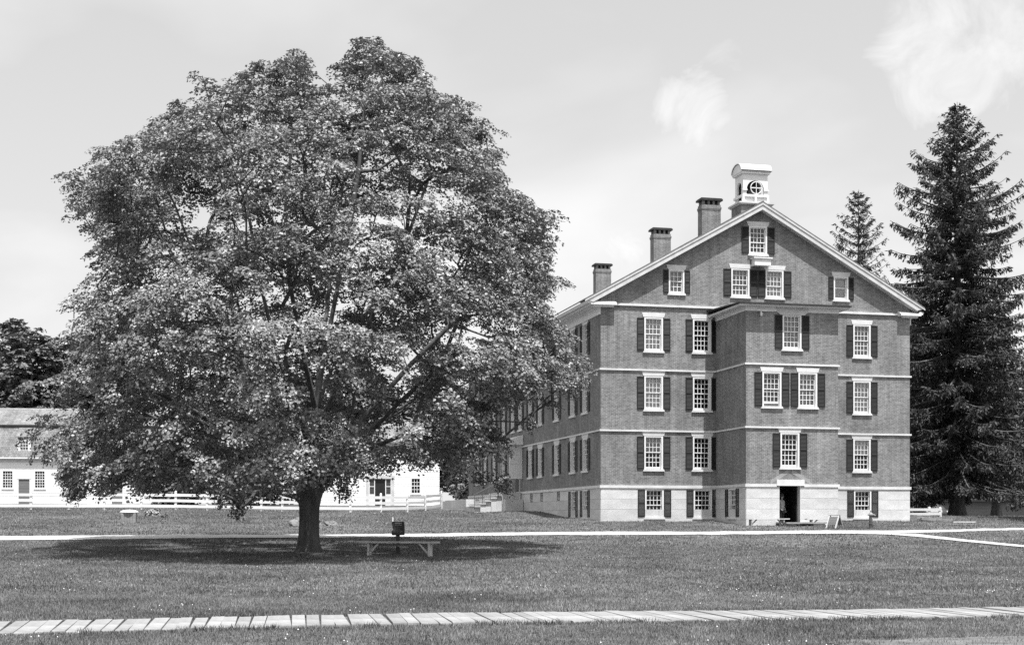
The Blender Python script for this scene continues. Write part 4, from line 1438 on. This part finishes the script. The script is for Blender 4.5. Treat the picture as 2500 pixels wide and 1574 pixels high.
def spray_crown(cl, nspray, nleaf, rc, rs, leaf, centre, flat=.28, out=.8, jit=.38):
    """leaves in tilted sprays round the cluster centres cl"""
    K = len(cl)
    sp = np.repeat(cl, nspray, 0)
    d = rng.normal(size=sp.shape); d /= np.linalg.norm(d, axis=1, keepdims=True)
    rad = rng.uniform(.25, 1, (len(sp), 1)) ** .6
    sp = sp + d * rad * np.array(rc)
    o = sp - np.array(centre); o /= np.linalg.norm(o, axis=1, keepdims=True) + 1e-6
    sn = np.array([0, 0, 1.0]) + out * o + rng.normal(0, .22, sp.shape)
    sn /= np.linalg.norm(sn, axis=1, keepdims=True)
    svar = rng.uniform(.1, .9, len(sp)) * .6
    c = np.repeat(sp, nleaf, 0); nn = np.repeat(sn, nleaf, 0)
    M_ = len(c)
    q = rng.normal(size=(M_, 3)); q /= np.linalg.norm(q, axis=1, keepdims=True)
    rr = np.sqrt(rng.uniform(0, 1, (M_, 1))) * rs
    q = q - nn * (q * nn).sum(1, keepdims=True) * (1 - flat)
    off = q * rr
    c = c + off
    c[:, 2] -= .35 * (rr[:, 0] ** 2) / rs                 # sprays hang at their edges
    n2 = nn + rng.normal(0, jit, nn.shape) + off / rs * .35
    size = leaf * rng.uniform(.55, 1.4, M_)
    v, f = leaf_arrays(c, n2, size)
    var = np.repeat(np.repeat(svar, nleaf) + rng.uniform(0, .4, M_), 2)
    return v, f, var


def inside(poly, x, z):
    poly = np.array(poly); n = len(poly); r = np.zeros(len(x), bool)
    j = n - 1
    for i in range(n):
        xi, zi = poly[i]; xj, zj = poly[j]
        c = ((zi > z) != (zj > z)) & (x < (xj - xi) * (z - zi) / (zj - zi + 1e-12) + xi)
        r ^= c; j = i
    return r


def grow(limbs, targets, alpha=.4, sag=.06):
    """join target points to the limb skeleton; returns tubes (points, radii)"""
    nodes = []; par = []; plen = []
    for pl in limbs:
        base = pl.get('from')
        last = -1
        if base is not None:
            dd = [np.linalg.norm(np.array(base) - p) for p in nodes]; last = int(np.argmin(dd))
        for p in pl['pts']:
            nodes.append(np.array(p, float)); par.append(last)
            plen.append(0 if last < 0 else plen[last] + np.linalg.norm(nodes[last] - nodes[-1])); last = len(nodes) - 1
    nl = len(nodes)
    root = nodes[0]
    order = np.argsort(np.linalg.norm(targets - nodes[min(3, nl - 1)], axis=1))
    for t in targets[order]:
        A = np.array(nodes)
        d = np.linalg.norm(A - t, axis=1); cost = d + alpha * np.array(plen) + 2.0 * np.maximum(0, A[:, 2] - t[2] - .2) * .5
        i = int(np.argmin(cost))
        a = nodes[i]
        m = a + (t - a) * .5 + np.array([0, 0, sag * d[i]]) + rng.normal(0, .05, 3) * d[i]
        nodes.append(m); par.append(i); plen.append(plen[i] + d[i] * .5)
        nodes.append(t); par.append(len(nodes) - 2); plen.append(plen[i] + d[i])
    n = len(nodes)
    w_ = np.zeros(n); kids = np.zeros(n, int)
    for i in range(n):
        if par[i] >= 0: kids[par[i]] += 1
    e = 2.35
    for i in range(n - 1, 0, -1):
        pass
    idx = sorted(range(n), key=lambda i: -plen[i])
    for i in idx:
        if kids[i] == 0: w_[i] += .014 ** e
        if par[i] >= 0: w_[par[i]] += w_[i]
    return nodes, par, w_ ** (1 / e)


def skeleton_mesh(nodes, par, rad, rmax=.4, scale=1.0):
    mb = MB()
    for i in range(len(nodes)):
        p = par[i]
        if p < 0: continue
        r0, r1 = min(rmax, rad[p] * scale), min(rmax, rad[i] * scale)
        if r0 > r1 * 1.5: r0 = r1 * 1.5
        n = 7 if r1 > .08 else (5 if r1 > .03 else 3)
        mb.tube([nodes[p], nodes[i]], [r0, r1], n, cap=False)
    return mb


OUT = [(-7.94, 1.57), (-8.49, 3.6), (-7.81, 4.55), (-8.15, 4.96), (-7.54, 5.77), (-7.81, 6.52), (-7.26, 7.4), (-7.54, 8.29), (-6.79, 8.9), (-6.72, 9.44), (-7.06, 10.19), (-7.6, 10.93), (-7.94, 11.54), (-7.54, 12.15), (-6.83, 12.29), (-6.79, 12.9), (-6.25, 13.4), (-5.36, 13.35), (-4.82, 13.78), (-4.62, 14.32), (-3.87, 14.39), (-3.63, 15.04), (-3.06, 14.8), (-2.11, 15.48), (-1.02, 15.93), (-0.28, 15.95), (0.27, 15.55), (1.01, 15.34), (1.26, 16.33), (1.62, 16.43), (2.37, 16.27), (3.52, 15.55), (4.14, 14.8), (4.75, 14.49), (5.49, 14.3), (5.93, 13.44), (6.24, 12.83), (5.9, 12.15), (6.44, 11.75), (7.26, 11.07), (8.21, 10.52), (7.8, 9.64), (7.39, 9.44), (8.0, 8.9), (8.07, 7.81), (8.41, 6.86), (9.09, 5.77), (9.09, 5.3), (8.41, 4.89), (8.34, 4.01), (6.44, 3.54), (6.58, 2.52), (5.97, 1.84), (5.22, 2.52), (4.14, 2.79), (2.37, 2.52), (1.42, 2.25), (1.69, 1.43), (1.29, 1.3), (0.61, 1.97), (-0.48, 1.97), (-1.16, 1.7), (-1.84, 1.23), (-2.65, 1.23), (-3.33, 1.97), (-4.69, 1.97), (-5.36, 1.77), (-5.77, 2.11), (-6.45, 1.84), (-7.54, 1.84)]
TX, TY = -6.54, 45.3
TZ = gz(TX, TY)
maple = thing('maple_tree', 'huge spreading maple tree on the lawn in front of the brick building', 'tree', (TX, TY, TZ))


def slice_ext(z):
    p = np.array(OUT); xs_ = []
    q = np.roll(p, -1, 0)
    m = (p[:, 1] > z) != (q[:, 1] > z)
    t_ = (z - p[m, 1]) / (q[m, 1] - p[m, 1])
    x = p[m, 0] + t_ * (q[m, 0] - p[m, 0])
    return (x.min(), x.max()) if len(x) else (0, 0)


zt_ = np.linspace(1.2, 16.45, 120)
ext = np.array([slice_ext(z) for z in zt_])
# cluster centres: even in space, thicker towards the shell
pts = []
tries = 0
boughs = []
# lower skirts carry less depth than the crown's middle
while len(pts) < 1000 and tries < 60:
    tries += 1
    n = 3000
    x = rng.uniform(-8.6, 9.2, n); z = rng.uniform(1.2, 16.5, n)
    x = x * .965; z = 6 + (z - 6) * .975
    lo = np.interp(z, zt_, ext[:, 0]); hi = np.interp(z, zt_, ext[:, 1])
    c = (lo + hi) / 2; R = (hi - lo) / 2 + .01
    tt = np.clip((x - c) / R, -1, 1)
    ym = 1.12 * R * np.sqrt(1 - tt ** 2)
    yb = np.interp(z, [3, 6, 12], [.98, .78, .70])
    sgn = np.where(rng.uniform(size=len(x)) < .5, -1, 1)
    y = sgn * np.where(sgn > 0, yb / 1.12, 1) * ym * rng.uniform(0, 1, len(x)) ** .42
    keep = inside(OUT, x, z)
    # boughs that reach forward or back keep within the outline the tree shows
    pf = 45.3 / (45.3 + y)
    xp, zp = (x + TX) * pf - TX, (z + TZ - EYE) * pf - TZ + EYE - .1
    keep &= inside(OUT, xp, zp)
    low_r = (xp > 4.5) & (zp < 5.5)
    keep &= ~low_r | inside(OUT, xp + .6, zp - .7)
    for ax_, az_ in ((.3, 0), (-.3, 0), (0, .3), (0, -.25)):
        keep &= inside(OUT, xp + ax_, zp + az_)
    x, y, z = x[keep], y[keep], z[keep]
    # the hollow heart under the shell stays bare
    r3 = np.sqrt(((x - .2) / 6.4) ** 2 + (y / 6.4) ** 2 + ((z - 6.8) / 7.6) ** 2)
    p_in = np.where(r3 < .6, .16, np.where(r3 < .78, .5, 1.0))
    # looser on the upper right
    loose = (x > 4.0) & (z > 6.0) & (z < 11.6)
    p_in = np.where(loose, p_in * .85, p_in)
    # lumps and gaps
    lump = np.sin(1.15 * x + .4 * y + 1.1) * np.sin(1.0 * z + .7 * y) + .6 * np.sin(2.1 * x - 1.3 * z + 1.7 * y + 2)
    p_in = p_in * np.where((lump < -.6) & (np.abs(x) < 3.0), .08, 1)
    k_ = rng.uniform(size=len(x)) < p_in
    if tries <= 3:                       # first the boughs, then the leaf clusters gathered on them
        for q in np.stack([x, y, z], 1)[k_]:
            if len(boughs) < 210 and (not boughs or (((np.array(boughs) - q) / np.array([1, 1, .68])) ** 2).sum(1)  .min() > 1.38 ** 2):
                boughs.append(q)
        continue
    Q = np.stack([x, y, z], 1)
    bd = np.sqrt((((Q[:, None] - np.array(boughs)[None]) / np.array([1.2, 1.2, .68])) ** 2).sum(2).min(1))
    k_ &= (bd < 1.0) | (rng.uniform(size=len(x)) < .2)
    for q in np.stack([x, y, z], 1)[k_]:
        if len(pts) >= 1000: break
        if pts:
            A = np.array(pts)
            if (((A - q) / np.array([1, 1, .72])) ** 2).sum(1).min() < .50 ** 2: continue
        pts.append(q)
# boughs that make the jagged outline
o_ = np.array(OUT + [OUT[0]])
o_ = resample(o_, 190)
rim = []
cen = np.array([.2, 7.0])
for q in o_:
    d_ = cen - q; d_ = d_ / np.linalg.norm(d_)
    p_ = q + d_ * (rng.uniform(.30, .6) if q[0] > 3 else rng.uniform(.08, .4))
    rim.append(np.array([p_[0], rng.normal(0, 1.2), p_[1] + .05]))
# the low skirt all round
for a_ in np.linspace(0, 2 * math.pi, 44)[:-1]:
    rs_ = 7.8 * rng.uniform(.84, 1.05)
    zs_ = rng.uniform(2.3, 3.6)
    q = (rs_ * math.cos(a_), (1.08 if math.sin(a_) < 0 else .88) * rs_ * math.sin(a_), zs_)
    pf_ = 45.3 / (45.3 + q[1])
    if inside(OUT, np.array([(q[0] + TX) * pf_ - TX]), np.array([(q[2] + TZ - EYE) * pf_ - TZ + EYE - .1]))[0]:
        pts.append(np.array(q))
body_ = np.array(pts); rim = np.array(rim)
rim = rim[np.array([np.linalg.norm(body_ - q, axis=1).min() < 1.35 for q in rim])]
cl = np.concatenate([body_, rim])
limbs = [{'pts': [(0, 0, 1.4), (.05, 0, 2.0), (.1, .05, 2.6), (.15, .1, 3.4), (.2, .1, 4.6), (.5, 0, 6.2), (.9, -.1, 8.2), (1.3, 0, 10.2), (1.6, .1, 12.2), (1.8, 0, 14.2)]}]


def limb(frm, *p):
    limbs.append({'from': frm, 'pts': p})


limb((.05, 0, 2.0), (.55, -.25, 2.2), (1.25, -.6, 2.75), (2.1, -1.0, 3.25), (3.4, -1.3, 3.75), (5.0, -1.5, 4.1))
limb((.05, 0, 2.0), (-.5, -.2, 2.3), (-1.3, -.5, 3.0), (-2.6, -.9, 3.8), (-4.3, -1.0, 4.6), (-6.0, -.9, 5.2))
limb((.1, .05, 2.6), (-.45, .3, 3.3), (-1.2, .7, 4.4), (-2.2, .9, 6.0), (-3.3, .8, 7.8), (-4.5, .6, 9.6), (-5.4, .5, 11))
limb((.1, .05, 2.6), (.8, .4, 3.3), (1.8, .9, 4.5), (3.1, 1.1, 6.0), (4.5, 1.1, 7.4), (6, .8, 8.7))
limb((.15, .1, 3.4), (-.2, -.4, 4.4), (-.8, -.9, 6.0), (-1.3, -1.1, 8.2), (-1.7, -1.0, 10.4), (-2.0, -.8, 12.6), (-2.1, -.6, 14.4))
limb((.15, .1, 3.4), (.6, -.6, 4.4), (1.4, -1.3, 5.8), (2.4, -1.8, 7.6), (3.3, -2.0, 9.6), (4.0, -1.8, 11.6))
limb((.05, 0, 2.0), (.1, -.6, 2.5), (.2, -1.6, 3.3), (.2, -3.2, 4.2), (.1, -5.0, 4.8))
limb((.05, 0, 2.0), (0, .6, 2.6), (-.2, 1.7, 3.5), (-.3, 3.4, 4.4), (-.2, 5.4, 5))
limb((.2, .1, 4.6), (.2, 1.0, 6.0), (.3, 2.2, 8), (.4, 3.0, 10.2), (.3, 3.2, 12))
limb((.2, .1, 4.6), (.0, -1.2, 6.2), (-.2, -2.6, 8.2), (-.2, -3.4, 10.2), (0, -3.6, 11.8))
limb((-1.3, -.5, 3.0), (-2.0, -1.6, 3.6), (-3.2, -3.2, 4.4), (-4.4, -4.4, 5.0))
limb((1.25, -.6, 2.75), (2.0, -1.9, 3.5), (3.2, -3.4, 4.5), (4.2, -4.6, 5.2))
limb((-.45, .3, 3.3), (-1.6, 1.9, 4.2), (-3.0, 3.4, 5.2), (-4.2, 4.4, 6))
limb((.8, .4, 3.3), (1.9, 2.0, 4.2), (3.2, 3.5, 5.2), (4.4, 4.5, 6))
nodes, par, rad = grow(limbs, cl, alpha=.35)
rad = np.minimum(rad, .26)
skeleton_mesh(nodes, par, rad, .26, 1.2).build('branches', M['bark'], maple, smooth=True)
prof = [(-.3, .50), (-.02, .46), (.08, .40), (.25, .345), (.6, .315), (1.0, .305), (1.4, .315), (1.7, .37), (2.0, .46), (2.25, .44), (2.6, .26)]
mb = MB()
jg = lambda k, j: .05 * math.sin(j * 2.1 + k * .25) + .05 * math.sin(j * 1.13) * (1.6 if k < 3 else .7) + random.uniform(-.018, .018)
mb.tube([(.004 * k, 0, p[0]) for k, p in enumerate(prof)], [p[1] for p in prof], 22, True, jg)
mb.build('trunk', M['bark'], maple, smooth=True)
v, f, var = spray_crown(body_, 8, 44, (.60, .60, .40), .36, .092, (0, 0, 4.5))
v2, f2, var2 = spray_crown(rim, 6, 32, (.32, .45, .28), .28, .092, (0, 0, 4.5))
f = np.concatenate([f, f2 + len(v)]); v = np.concatenate([v, v2]); var = np.concatenate([var, var2])
link('crown', raw_mesh('crown', v, f, M['leaf'], var), maple)


def leafy(name, label, cat, x, y, h, wd, ncl, leaf, nsp=5, nlf=24, zlow=.12, seed=0, group=None, m='leaf_far', shape=1.0, trunk=True, trunk_r=None):
    r = np.random.default_rng(seed)
    z0 = gz(x, y)
    T = thing(name, label, cat, (x, y, z0), 0, group)
    P = []
    ph = r.uniform(0, 6, 6)
    while len(P) < ncl:
        d = r.normal(size=3); d /= np.linalg.norm(d)
        q = r.uniform(.35, 1) ** .5
        lump = 1 + .20 * math.sin(3 * d[0] + ph[0] + 2 * d[2]) * math.sin(3 * d[1] + ph[1]) + .14 * math.sin(5 * d[2] + ph[2] + 3 * d[0])
        c = d * q * lump
        zc = h * (zlow + (1 - zlow) / 2)
        tap = 1 - .35 * shape * max(0, c[2])
        P.append((c[0] * wd / 2 * .86 * tap, c[1] * wd / 2 * .86 * tap, zc + c[2] * h * (1 - zlow) / 2 * .9))
    P = np.array(P)
    sc_ = wd / 9
    v, f, var = spray_crown(P, nsp, nlf, (.9 * sc_ + .1, .9 * sc_ + .1, .6 * sc_ + .05), .6 * sc_ + .08, leaf, (0, 0, h * .4))
    link('crown', raw_mesh('crown', v, f, M[m], var), T)
    if trunk:
        tr = trunk_r or wd * .028
        lb = [{'pts': [(0, 0, -.2), (.02, 0, h * .1), (.05, .03, h * .25), (.0, 0, h * .5), (.1, 0, h * .8)]}]
        nd, pr, rd = grow(lb, P[:40], .3)
        mb = MB(); mb.tube([nd[i] for i in range(5)], [tr * 1.2, tr, tr * .85, tr * .55, tr * .2], 8)
        for i in range(5, len(nd)):
            mb.tube([nd[pr[i]], nd[i]], [min(tr * .5, rd[pr[i]] * 2), min(tr * .4, rd[i] * 2)], 4, cap=False)
        mb.build('trunk', M['bark'], T, smooth=True)
    return T


# woods behind the left house, tree by tree
wood = [(-69, 168, 19, 13, 'dense dark tree at the far left edge behind the shingled roof'),
        (-61.5, 176, 23.2, 12, 'tall rounded tree second from the left behind the shingled roof'),
        (-55.5, 163, 23.5, 11, 'bushy tree standing close behind the roof dormer'),
        (-51.8, 168, 21.5, 11, 'leafy tree between the dormer and the left edge of the big maple, behind the roof'),
        (-53, 182, 29, 9.5, 'tall thin-topped tree with sky showing through its crown, behind the shingled roof'),
        (-46.5, 170, 26.5, 12, 'broad tree behind the right part of the shingled roof'),
        (-37.5, 178, 25, 13, 'leafy tree behind the right gable end of the white gambrel house'),
        (-28, 172, 21, 13, 'tree in the gap between the two white houses, far back'),
        (-19, 176, 20, 13, 'tree rising behind the left half of the clapboard house'),
        (-9.5, 172, 18, 12, 'tree rising behind the right half of the clapboard house')]
for i, (x, y, h, wd, lb) in enumerate(wood):
    thin = (h == 29)
    leafy('woodland_tree', lb, 'tree', x, y, h, wd, 60 if thin else 150, .42 if thin else .5, 5, 26, .05 if not thin else .25, 20 + i, 'trees of the wood behind the white houses')
leafy('shrub', 'tall dark shrub filling the gap left of the big trunk, behind the fence', 'shrub', -28.5, 122, 6.2, 8, 70, .34, 5, 24, .0, 41, None, trunk=False)
leafy('shrub', 'dark shrub beside the right end of the gambrel house', 'shrub', -31.6, 131, 7.2, 6, 60, .34, 5, 24, .0, 42, None, trunk=False)
leafy('shrub', 'spreading shrub left of the clapboard house behind the fence', 'shrub', -22.2, 124, 6.0, 7, 70, .34, 5, 24, .0, 43, None, trunk=False)
leafy('shrub', 'tall leafy shrub between the clapboard house and the brick side wall', 'shrub', -4.1, 119, 8.2, 5.4, 90, .26, 5, 26, .0, 44, None, trunk=False)
leafy('shrub', 'low light shrub in front of the gap by the brick side wall', 'shrub', -3.0, 108, 3.2, 3.4, 50, .2, 5, 24, .0, 45, None, trunk=False, m='leaf')
leafy('shrub', 'tiny sprig growing right of the boarded box', 'shrub', -18.3, 72.2, .5, 1.1, 8, .12, 4, 14, .0, 46, None, trunk=False, m='leaf')


def spruce(label, x, y, h, prof, nb, seed, dens=1.0, tr=.4, droop=.35, low=1.3, blade=(.34, .085)):
    r = np.random.default_rng(seed)
    z0 = gz(x, y)
    T = thing('spruce_tree', label, 'tree', (x, y, z0), 0, None)
    mb = MB()
    mb.tube([(0, 0, -.3), (0, 0, .1), (0, 0, .8), (.03, 0, h * .3), (0, .02, h * .65), (0, 0, h * .93), (0, 0, h)], [tr * 1.75, tr * 1.35, tr, tr * .75, tr * .42, tr * .1, .015], 12, True, lambda k, j: .12 * math.sin(j * 2.1) if k < 3 else 0)
    mb.build('trunk', M['bark'], T, smooth=True)
    br = MB()
    Cc = []; Dd = []; Sz = []; Vr = []
    pz = [p[0] for p in prof]; pr = [p[1] for p in prof]
    nw = max(4, nb // 6)
    zs = low + (h - low - .3) * (np.floor(np.linspace(0, nw - .01, nb)) + r.normal(.5, .13, nb)) / nw
    az = np.cumsum(r.uniform(1.6, 3.2, nb))
    for z, a in zip(zs, az):
        Lb = np.interp(z, pz, pr) * r.uniform(.72, 1.1)
        if Lb < .15: Lb = .15
        rel = z / h
        n = max(4, int(Lb / .3))
        tt = np.linspace(0, 1, n + 1)
        up0 = np.interp(rel, [0, .5, .85, 1], [-.05, .05, .45, .9])
        dr = droop * np.interp(rel, [0, .6, 1], [1.25, 1.0, .3]) * r.uniform(.7, 1.3)
        zz = z + Lb * (up0 * tt - dr * tt ** 1.3 + .24 * tt ** 3.2)
        px = np.cos(a) * Lb * tt; py = np.sin(a) * Lb * tt
        pts_ = np.stack([px, py, zz], 1)
        rad_ = np.maximum(.012, .02 * Lb * (1 - tt) + .01)
        br.tube([tuple(q) for q in pts_], list(rad_), 4, cap=False)
        side = np.array([-np.sin(a), np.cos(a), 0]); fwd = np.array([np.cos(a), np.sin(a), 0])
        ns = max(6, int(Lb / .115 * dens))
        for t_ in r.uniform(.08, 1.0, ns):
            p = np.array([np.interp(t_, tt, pts_[:, k]) for k in range(3)])
            for sg in (-1, 1):
                ll = (.20 + .15 * Lb * (1 - t_)) * r.uniform(.5, 1.3) * np.interp(rel, [0, .75, 1], [1.15, .9, .45])
                hang = r.uniform(.4, 1.7) * np.interp(rel, [0, .7, 1], [1.1, .75, .05])
                d = side * sg * r.uniform(.2, .8) + fwd * r.uniform(.1, .6) - np.array([0, 0, hang]); d /= np.linalg.norm(d)
                m_ = max(3, int(ll / .085))
                s = np.linspace(.0, 1, m_)[:, None]
                q = p + d * ll * s + r.normal(0, .02, (m_, 3))
                Cc.append(q); Dd.append(np.repeat(d[None], m_, 0) + r.normal(0, .4, (m_, 3)))
                Vr.append(np.full(m_, r.uniform(0, .6)))
    Cc = np.concatenate(Cc); Dd = np.concatenate(Dd); Vr = np.concatenate(Vr)
    Dd /= np.linalg.norm(Dd, axis=1, keepdims=True)
    k = len(Cc)
    rr_ = r.normal(size=(k, 3)); b = np.cross(Dd, rr_); b /= np.linalg.norm(b, axis=1, keepdims=True)
    ln = blade[0] * r.uniform(.6, 1.25, (k, 1)); wd = blade[1] * r.uniform(.6, 1.2, (k, 1))
    v = np.stack([Cc, Cc + Dd * ln * .5 + b * wd * .5, Cc + Dd * ln, Cc + Dd * ln * .5 - b * wd * .5], 1).reshape(-1, 3)
    i = np.arange(k)[:, None] * 4
    f = np.concatenate([i + np.array([[0, 1, 2]]), i + np.array([[0, 2, 3]])], 1).reshape(-1, 3)
    var_ = np.repeat(Vr + r.uniform(0, .4, k), 2)
    br.build('branches', M['bark'], T)
    link('crown', raw_mesh('crown', v, f, M['needle'], var_), T)
    return T


PA = [(0, 4.8), (2.8, 5.2), (6.7, 5.2), (13.3, 4.9), (17.2, 4.4), (19.8, 3.7), (21.6, 3.0), (23.4, 1.9), (24.8, .9), (25.6, .4), (26.4, .15)]
spruce('tallest dark spruce with drooping branches right of the brick building', 28.4, 90, 26.4, PA, 290, 1, 1.25, .46, low=2.1, blade=(.28, .10))
PB = [(0, 5.4), (8, 5.2), (13, 4.4), (16, 3.2), (18.4, 1.5), (20, .2)]
spruce('spruce cut off by the right edge of the view, drooping boughs', 32.4, 77, 20.0, PB, 180, 2, 1.1, .42, low=2.2, blade=(.26, .095))
PC = [(0, 4.6), (6, 4.4), (12, 3.4), (16, 1.6), (18, .3)]
spruce('shorter spruce showing between the brick corner and the tallest spruce', 32.6, 113, 18.0, PC, 150, 3, 1.0, .38, low=2.6, blade=(.32, .12))
PD = [(0, 4.8), (8, 4.6), (13, 3.4), (17, 1.6), (19, .3)]
spruce('spruce standing behind and between the two big spruces on the right', 40.5, 118, 19.0, PD, 150, 4, 1.0, .38, low=2.6, blade=(.32, .12))
PE = [(0, 4.0), (14, 3.4), (19, 2.7), (22.5, 2.0), (25, 1.0), (27, .15)]
spruce('slender spruce whose sparse top shows behind the right roof slope', 28.5, 116, 26.9, PE, 170, 5, .9, .34, droop=.10, low=8, blade=(.28, .09))
leafy('broadleaf_tree', 'tree with a pale straight trunk behind the parked cars', 'tree', 44.2, 152, 15, 9, 110, .3, 5, 24, .30, 61, None, trunk_r=.3)
leafy('broadleaf_tree', 'dark leafy tree far right behind the barn', 'tree', 66, 172, 17, 13, 120, .45, 5, 24, .05, 62, None)
leafy('broadleaf_tree', 'dark leafy tree behind the middle of the barn', 'tree', 54.5, 170, 15, 12, 120, .45, 5, 24, .05, 63, None)
leafy('broadleaf_tree', 'dark leafy tree behind the parked cars and the fence', 'tree', 45, 166, 14, 11, 110, .45, 5, 24, .02, 64, None)

# ------------------------------------------------------------------ grass


def scatter(n, d0, d1, power=1.0, margin=3.0):
    """places on the lawn in and beside the view, d = distance ahead"""
    t_ = rng.uniform(0, 1, n)
    d = d0 * (d1 / d0) ** t_ if power == 0 else d0 + (d1 - d0) * t_ ** power
    half = d * .372 + margin
    x = rng.uniform(-1, 1, n) * half
    return x, d


def grass_patch(n, d0, d1, hgt, wid, power):
    x, y = scatter(n, d0, d1, power)
    u_ = x * C_ + y * S_; v_ = -x * S_ + y * C_
    ed = .05 * np.sin(u_ * 3.1) + .04 * np.sin(u_ * 7.7)
    ok = ~on_path(u_, v_) & ~((v_ > 19.78 + ed) & (v_ < 21.47 + ed))
    b = v_ - V0; uu = u_ - U0
    ok &= ~((uu > -.05) & (uu < W + .05) & (b > -.05)) & ~((uu > B0 - .05) & (uu < B1 + .05) & (b > -BP - .05))
    ok &= ~((u_ > 8.4) & (v_ < 16.85) & (rng.uniform(size=n) < .72))
    dd = np.hypot(x - TX, y - TY)
    ok &= dd > .55
    x, y = x[ok], y[ok]
    k = len(x)
    z = ground(x, y)
    lush = .5 + .5 * np.sin(.9 * x + .5 * y + 1.3 * np.sin(.45 * y)) * np.sin(.7 * y - .35 * x + 2 * np.sin(.31 * x))
    lush2 = .5 + .5 * np.sin(3.1 * x + 1.9 * np.sin(1.7 * y)) * np.sin(2.3 * y + 1.3 * x)
    h = hgt * rng.uniform(.5, 1.3, k) * (.65 + .5 * lush + .25 * lush2)
    a = rng.uniform(0, 2 * math.pi, k); lean = rng.uniform(.1, .9, k) * h
    a2 = rng.uniform(0, 2 * math.pi, k)
    wv = wid * rng.uniform(.6, 1.3, k)
    ox, oy = np.cos(a2) * wv / 2, np.sin(a2) * wv / 2
    v = np.stack([np.stack([x - ox, y - oy, z - .01], 1), np.stack([x + ox, y + oy, z - .01], 1), np.stack([x + np.cos(a) * lean, y + np.sin(a) * lean, z + h], 1)], 1).reshape(-1, 3)
    f = np.arange(3 * k).reshape(-1, 3)
    return v, f, rng.uniform(0, 1, k) * .7 + .3 * lush2


parts = [grass_patch(230000, 16.2, 27, .040, .016, 1.0), grass_patch(230000, 27, 50, .045, .026, 1.0), grass_patch(140000, 50, 92, .05, .05, 1.0)]
# taller tufts along the slab walk
vs = []; fs = []; va = []; off = 0
for v, f, a in parts:
    vs.append(v); fs.append(f + off); va.append(a); off += len(v)
k = 16000
u_ = rng.uniform(-11, 20, k); sd = rng.uniform(size=k) < .5
v_ = np.where(sd, 19.66, 21.56) + rng.normal(0, .05, k)
x, y = u_ * C_ - v_ * S_, u_ * S_ + v_ * C_
z = ground(x, y); h = rng.uniform(.03, .075, k) * (.6 + .8 * (np.sin(u_ * 2.3) * np.sin(u_ * .9 + 1) > .0))
a = rng.uniform(0, 6.28, k); a2 = rng.uniform(0, 6.28, k); wv = .018
v = np.stack([np.stack([x - np.cos(a2) * wv / 2, y - np.sin(a2) * wv / 2, z], 1), np.stack([x + np.cos(a2) * wv / 2, y + np.sin(a2) * wv / 2, z], 1), np.stack([x + np.cos(a) * h * .5, y + np.sin(a) * h * .5, z + h], 1)], 1).reshape(-1, 3)
vs.append(v); fs.append(np.arange(3 * k).reshape(-1, 3) + off); va.append(rng.uniform(0, 1, k))
gr = link('grass', raw_mesh('grass', np.concatenate(vs), np.concatenate(fs), M['grass'], np.concatenate(va)))
tag(gr, 'mown grass with clover covering the whole lawn', 'grass', kind='stuff')

# clover heads, in drifts
x, y = scatter(3600, 16.5, 44, 1.3)
dr = np.sin(.8 * x + .6 * y + 2) * np.sin(.9 * y - .5 * x) + .5 * np.sin(2.1 * x + 1.1 * y)
u_ = x * C_ + y * S_; v_ = -x * S_ + y * C_
ok = (dr > .5) & ~((v_ > 19.6) & (v_ < 21.6)) & (rng.uniform(size=len(x)) < .4)
x, y = x[ok], y[ok]; k = len(x); z = ground(x, y) + rng.uniform(.025, .05, k)
rd = rng.uniform(.009, .016, k)
oc = np.array([[1, 0, 0], [-1, 0, 0], [0, 1, 0], [0, -1, 0], [0, 0, 1], [0, 0, -1]])
of = np.array([[0, 2, 4], [2, 1, 4], [1, 3, 4], [3, 0, 4], [2, 0, 5], [1, 2, 5], [3, 1, 5], [0, 3, 5]])
v = (np.stack([x, y, z], 1)[:, None] + oc[None] * rd[:, None, None]).reshape(-1, 3)
f = (np.arange(k)[:, None, None] * 6 + of[None]).reshape(-1, 3)
cv = link('clover_flowers', raw_mesh('clover_flowers', v, f, M['clover']))
tag(cv, 'small white clover heads dotted over the near lawn', 'clover', kind='stuff')
